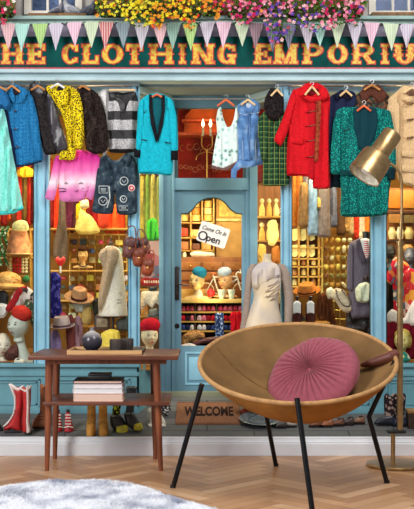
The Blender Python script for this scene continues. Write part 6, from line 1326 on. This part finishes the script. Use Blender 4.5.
# strappy red shoes
for i, x in enumerate((58, 68)):
    yy = ysole(430); t = thing('strappy_shoe', ('red shoe with cream lacing, left one of the pair under the table', 'red shoe with cream lacing, right one of the pair under the table')[i], 'shoe', P(x, 431, yy), 'pair of red laced shoes')
    part(t, 'upper', lofts([(x, 411, yy + .02, 1.6, .014), (x, 416, yy + .01, 2.6, .02), (x + i * .6, 423, yy - .005, 3.6, .03), (x + i, 429, yy - .01, 4.6, .036), (x + i, 431, yy - .01, 4.5, .036)], 18), M((186, 44, 56), .5)); part(t, 'laces', [tpx([(x - 3, z, yy - .028 - (z - 414) * .0009), (x + 3, z, yy - .028 - (z - 414) * .0009)], .003, 6) for z in (415, 418, 421, 424)], M((232, 222, 206))); part(t, 'heel_tab', epx(x, 411, yy + .01, 1.9, 2, .012, seg=10), BLACK); part(t, 'toe_strap', tpx([(x - 4, 427.5, yy - .045), (x + i, 426.5, yy - .052), (x + 5, 427.5, yy - .045)], .003, 6), M((230, 218, 204)))
TAN = M((188, 136, 66), .75, 0, .18, 20, .5)
for i, x in enumerate((91.5, 103)):
    yy = ysole(434); t = thing('suede_boot', ('tall tan suede boot facing forward, left of the pair under the books', 'tall tan suede boot facing forward, right of the pair under the books')[i], 'boot', P(x, 435, yy), 'pair of tan suede boots')
    part(t, 'upper', lofts([(x, 396, yy + .03, 4, .024), (x, 408, yy + .025, 4.2, .024), (x, 418, yy + .02, 4.3, .026), (x + (i - .5), 426, yy, 4.6, .04), (x + (i - .5), 433, yy - .01, 4.6, .05), (x + (i - .5), 435, yy - .01, 4.2, .048)], 20), TAN); part(t, 'toe_seam', tpx(spline([(x - 3.5, 424, yy - .035), (x, 421.5, yy - .042), (x + 3.5, 424, yy - .035)], 4), .0018, 5), M((120, 80, 40)))
yy = ysole(430)
for i, (dx, c1, lb) in enumerate(((0, (110, 120, 40), 'black and lime patterned boot with yellow-green toe, nearest the tan boots'), (17, (40, 48, 54), 'tall black rubber boot with yellow toe patch, right of the lime-patterned one'))):
    y_ = yy + .0; t = thing('rubber_boot', lb, 'boot', P(118 + dx, 431, y_)); m = spots((24, 28, 24), (170, 186, 44), 60, .42) if i == 0 else M(c1, .4, 0, .12, 30)
    part(t, 'shaft', puff([(112 + dx, 392), (118 + dx, 390), (122 + dx, 391), (121 + dx, 404), (119 + dx, 418), (112 + dx, 418), (113 + dx, 404)] if i == 0 else [(126, 387), (132, 386), (137, 387), (135, 400), (133, 416), (125, 417), (127, 402)], y_ + .01, .026, 4, .001, step=1.3), m)
    part(t, 'foot', puff([(110, 416), (119, 414), (124, 420), (128, 427), (126, 433), (117, 433), (111, 426)] if i == 0 else [(124, 413), (133, 412), (138, 420), (142, 426), (141, 430), (133, 430), (126, 424)], y_ - .012, .026, 4, .001, step=1.3), M((34, 38, 36), .4)); part(t, 'toe_cap', puff([(116, 426), (127, 425), (128, 431), (124, 434), (117, 433)] if i == 0 else [(134, 424), (141, 423), (143, 428), (140, 431), (134, 430)], y_ - .034, .01, 2, step=1), M((206, 196, 52), .5), 'yellow toe')
    part(t, 'sole', tpx([(117, 433.5, y_ - .03), (127, 433, y_ - .03)] if i == 0 else [(134, 430.5, y_ - .03), (142, 430, y_ - .03)], .004, 6), BLACK)
yy = ysole(425); t = thing('laced_sneaker', 'chunky cream and grey laced sneaker beside the doormat', 'shoe', P(155, 426, yy))
part(t, 'upper', puff([(148, 409), (153, 407), (158, 411), (163, 417), (166, 423), (164, 425), (149, 425), (147, 418)], yy, .03, 4, .002, step=1.3), M((206, 200, 184), .6, 0, .1)); part(t, 'sole', puff([(147, 423), (165, 423), (166, 426), (162, 428), (149, 428)], yy - .008, .034, 2, step=1.1, sm=False), M((226, 220, 206), .6, 0, .04)); part(t, 'laces', [tpx(spline([(154 + i * 2.6, 408 + i * 3, yy - .034), (157 + i * 2.6, 410.5 + i * 2.4, yy - .036), (158.5 + i * 2.6, 408.5 + i * 2.8, yy - .034)], 3), .0026, 6) for i in range(3)], M((110, 108, 104)))
simple('shoe_laces', 'tangle of grey and white laces trailing at the left of the doormat', 'laces', [(156, 406), (161, 400), (166, 399), (170, 404), (171, 410), (168, 416), (162, 414)], ysole(416), .018, spots((60, 60, 60), (214, 210, 206), 70, .38), .003, crumple=.03)
# doormat, lying on the slope
mt = thing('doormat', 'brown coir doormat reading WELCOME in front of the shop door', 'doormat', (P(209, 0, .36).x, .36, gz(.36)))
def slope_box(x0, x1, y0, y1, h): 
    b = box(x0, x1, y0, y1, 0, h, .002)
    for v in b.verts: v.co.z += gz(v.co.y)
    return b
n = N('coir'); n.col(n.ramp(n.noise(160, 4), [(.3, (110, 74, 54)), (.7, (160, 114, 86))])).pr(.95); n.bump(n.noise(240, 3), 1, .006)
xa, xb = P(176, 0, .36).x, P(240, 0, .36).x; ya, yb3 = ysole(425), ysole(403)
part(mt, 'mat', slope_box(xa, xb, ya, yb3, .008), n.m)
part(mt, 'border', [slope_box(xa + .004, xb - .004, ya + .004, ya + .012, .0095), slope_box(xa + .004, xb - .004, yb3 - .012, yb3 - .004, .0095)], M((96, 62, 46), .95))
tb = text_bm('WELCOME', 0, 0, 0, 1, .0006, M=Matrix.Identity(4), bold=.0003) ; xs_ = [v.co.x for v in tb.verts]; zs_ = [v.co.y for v in tb.verts]
tw, th_ = max(xs_) - min(xs_), max(zs_) - min(zs_); mx, my = min(xs_), min(zs_)
tx0_, tx1_ = P(184, 0, .36).x, P(233.5, 0, .36).x; ty0_, ty1_ = ysole(417.5), ysole(408)
for v in tb.verts:
    u = (v.co.x - mx) / tw; w_ = (v.co.y - my) / th_; X_ = tx0_ + u * (tx1_ - tx0_); Y_ = ty0_ + w_ * (ty1_ - ty0_); v.co = Vector((X_, Y_, gz(Y_) + .0095 + v.co.z * .3))
me_t = part(mt, 'lettering', tb, M((40, 28, 26), .95), smooth=False)
# metal bowl / plate and remaining shoes under the chair
yy = ysole(423); t = thing('enamel_dish', 'large round grey metal dish on the pavement right of the doormat', 'dish', on_ground(261, yy)); c = on_ground(261, yy) + Vector((0, 0, .012)); tl = Matrix.Rotation(.2, 4, 'X')
part(t, 'dish', lathe([(0, .0), (.085, 0), (.115, .014), (.122, .018), (.118, .02), (.085, .006), (0, .004)], c, 40, 1, tl), M((128, 138, 142), .35, .5)); part(t, 'inner_ring', tube([c + tl @ Vector((.07 * math.cos(a), .07 * math.sin(a), .008)) for a in np.linspace(0, 2 * PI, 32, False)], .003, 6, True), M((96, 104, 108), .4, .5))
simple('red_shoe', 'small red toe of a shoe lying at the right corner of the doormat', 'shoe', [(240, 410), (246, 408), (252, 411), (252, 415), (242, 416)], ysole(415) , .016, M((160, 60, 40), .5), 0, step=1.2)
shoes = [((108, 66, 44), 316, 427, 'brown leather shoe, leftmost in the row under the chair'), ((138, 84, 54), 326, 427, 'tan leather shoe, second in the row under the chair'), ((96, 60, 44), 337, 426, 'reddish brown shoe in the row under the chair'), ((60, 50, 50), 347, 425, 'dark shoe in the row under the chair'), ((120, 84, 62), 358, 424, 'light brown shoe at the right of the row under the chair')]
for c_, x, z, lb in shoes:
    yy = ysole(z); t = thing('leather_shoe', lb, 'shoe', P(x, z, yy), 'row of leather shoes on the pavement under the chair')
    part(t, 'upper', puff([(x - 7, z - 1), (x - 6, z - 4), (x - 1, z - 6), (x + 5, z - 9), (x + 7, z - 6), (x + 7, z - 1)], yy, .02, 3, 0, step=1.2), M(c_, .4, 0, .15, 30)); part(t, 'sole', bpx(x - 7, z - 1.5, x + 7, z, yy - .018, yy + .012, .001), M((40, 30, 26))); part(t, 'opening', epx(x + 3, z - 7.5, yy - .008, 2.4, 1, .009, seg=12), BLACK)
for c_, x, z, lb in (((70, 62, 60), 281, 428, 'grey-black shoe seen between the front and back chair legs'), ((150, 146, 138), 291, 427, 'pale grey shoe seen just left of the front chair leg')):
    yy = ysole(z); t = thing('leather_shoe', lb, 'shoe', P(x, z, yy), 'row of leather shoes on the pavement under the chair'); part(t, 'upper', puff([(x - 6, z - 1), (x - 5, z - 5), (x, z - 7), (x + 5, z - 8), (x + 6, z - 1)], yy, .02, 3, 0, step=1.2), M(c_, .5)); part(t, 'sole', bpx(x - 6, z - 1.5, x + 6, z, yy - .018, yy + .012, .001), M((36, 32, 32)))
TOOL = spots((40, 30, 34), (150, 128, 118), 44, .42)
for i, (x, z) in enumerate(((390, 425), (400, 426))):
    yy = ysole(z); t = thing('cowboy_boot', ('dark tooled leather cowboy boot, left one beside the lamp pole', 'dark tooled leather cowboy boot, right one behind the lamp pole')[i], 'boot', P(x, z, yy), 'pair of tooled cowboy boots')
    part(t, 'shaft', puff([(x - 6, 396 - i), (x - 3, 393), (x, 396), (x + 4, 393), (x + 6, 396), (x + 5, 408), (x + 4, 420), (x - 5, 420), (x - 6, 408)], yy + .0, .03, 4, 0, step=1.3), TOOL); part(t, 'foot', puff([(x - 16, z - 1), (x - 14, z - 5), (x - 6, z - 10), (x + 4, z - 11), (x + 5, z), (x - 2, z)], yy - .01, .026, 4, 0, step=1.3) if i == 0 else puff([(x - 7, z), (x - 7, z - 7), (x, z - 10), (x + 7, z - 7), (x + 7, z)], yy - .01, .026, 4, 0, step=1.3), M((34, 38, 52), .35)); part(t, 'sole', bpx(x - (12 if i == 0 else 6), z - 1, x + 4, z + .5, yy - .02, yy + .01, .001), BLACK)
yy = ysole(428); t = thing('wooden_crate', 'dark wooden crate at the right edge of the pavement', 'crate', P(418, 430, yy)); part(t, 'crate_body', bpx(408.5, 412, 432, 429, yy - .02, yy + .08, .004), M((66, 54, 44), .7)); part(t, 'top_slat', bpx(408, 410.5, 432, 413.5, yy - .024, yy + .084, .003), M((150, 110, 60), .5))
for x, m_ in ((-6, (42, 42, 46)), ): yy = ysole(431); t = thing('black_shoe', 'black shoe tip at the far left edge of the pavement', 'shoe', P(x, 431, yy)); part(t, 'upper', puff([(-14, 431), (-13, 422), (-6, 420), (1, 425), (3, 431)], yy, .02, 3, 0, step=1.3), BLACK)

# ================================================================== LIGHT AND CAMERA
def area(name, loc, target, size, power, col=(1, 1, 1), sy=None):
    l = bpy.data.lights.new(name, 'AREA'); l.energy = power; l.color = col; l.size = size
    if sy: l.shape = 'RECTANGLE'; l.size_y = sy
    o = bpy.data.objects.new(name, l); C.objects.link(o); o.location = loc; o.rotation_euler = (Vector(target) - Vector(loc)).to_track_quat('-Z', 'Y').to_euler(); return o
def point(name, loc, power, col, r=.05):
    l = bpy.data.lights.new(name, 'POINT'); l.energy = power; l.color = col; l.shadow_soft_size = r; o = bpy.data.objects.new(name, l); C.objects.link(o); o.location = loc
WARM = (1, .72, .36)
for i, x in enumerate((-1.05, -.72, -.38)): point('shop_lamp', (x, .72, 1.62), 4.0, WARM)
for i, x in enumerate((.62, .98, 1.25)): point('shop_lamp', (x, .72, 1.62), 4.0, WARM)
for x, z in ((-.05, 1.42), (.1, 1.42)): point('shop_lamp', (x, .92, z), 1.5, WARM)
for x, z, y in ((-1.0, 1.15, .6), (-.62, 1.0, .6), (.72, 1.0, .6), (1.2, 1.1, .6), (.02, .85, .85), (-.38, 1.1, .7), (.4, 1.2, .7)): point('display_lamp', (x, y, z), 1.0, WARM, .06)
for x, wd in ((-.78, .55), (.82, .7)): area('display_fill_light', (x, .47, 1.86), (x, .85, .6), wd, 9, (1, .85, .6), .04)  # added fill lights, not real fittings, to brighten the display fronts
area('door_fill_light', (0, .82, 1.42), (0, 1.1, .6), .3, 2.6, (1, .85, .6), .04)  # added fill for the goods behind the door, no fitting modelled
point('transom_lamp', (0, 1.1, 1.98), .8, (1, .5, .2))
area('window_light', (-3.2, -3.6, 2.5), (0, -.1, .9), 1.3, 175, (1, .985, .97), 2.0)
area('ceiling_light', (1.2, -2.6, 3.4), (.2, .2, .9), 1.2, 95, (1, .98, .96), 1.6)
w = bpy.data.worlds.new('World'); bpy.context.scene.world = w; w.use_nodes = True; bg = w.node_tree.nodes['Background']; bg.inputs[0].default_value = (.93, .96, 1, 1); bg.inputs[1].default_value = .3
cam = bpy.data.cameras.new('Camera'); cam.sensor_fit = 'HORIZONTAL'; cam.sensor_width = 36; cam.lens = F / 414 * 36; cam.shift_y = 16.5 / 414; cam.clip_start = .05
co = bpy.data.objects.new('Camera', cam); C.objects.link(co); co.location = (0, CAM_Y, 1); co.rotation_euler = (PI / 2, 0, 0)
sc = bpy.context.scene; sc.camera = co
sc.view_settings.view_transform = 'Standard'; sc.view_settings.look = 'None'; sc.view_settings.exposure = 0; sc.view_settings.gamma = 1
sc.cycles.max_bounces = 6; sc.cycles.transparent_max_bounces = 8
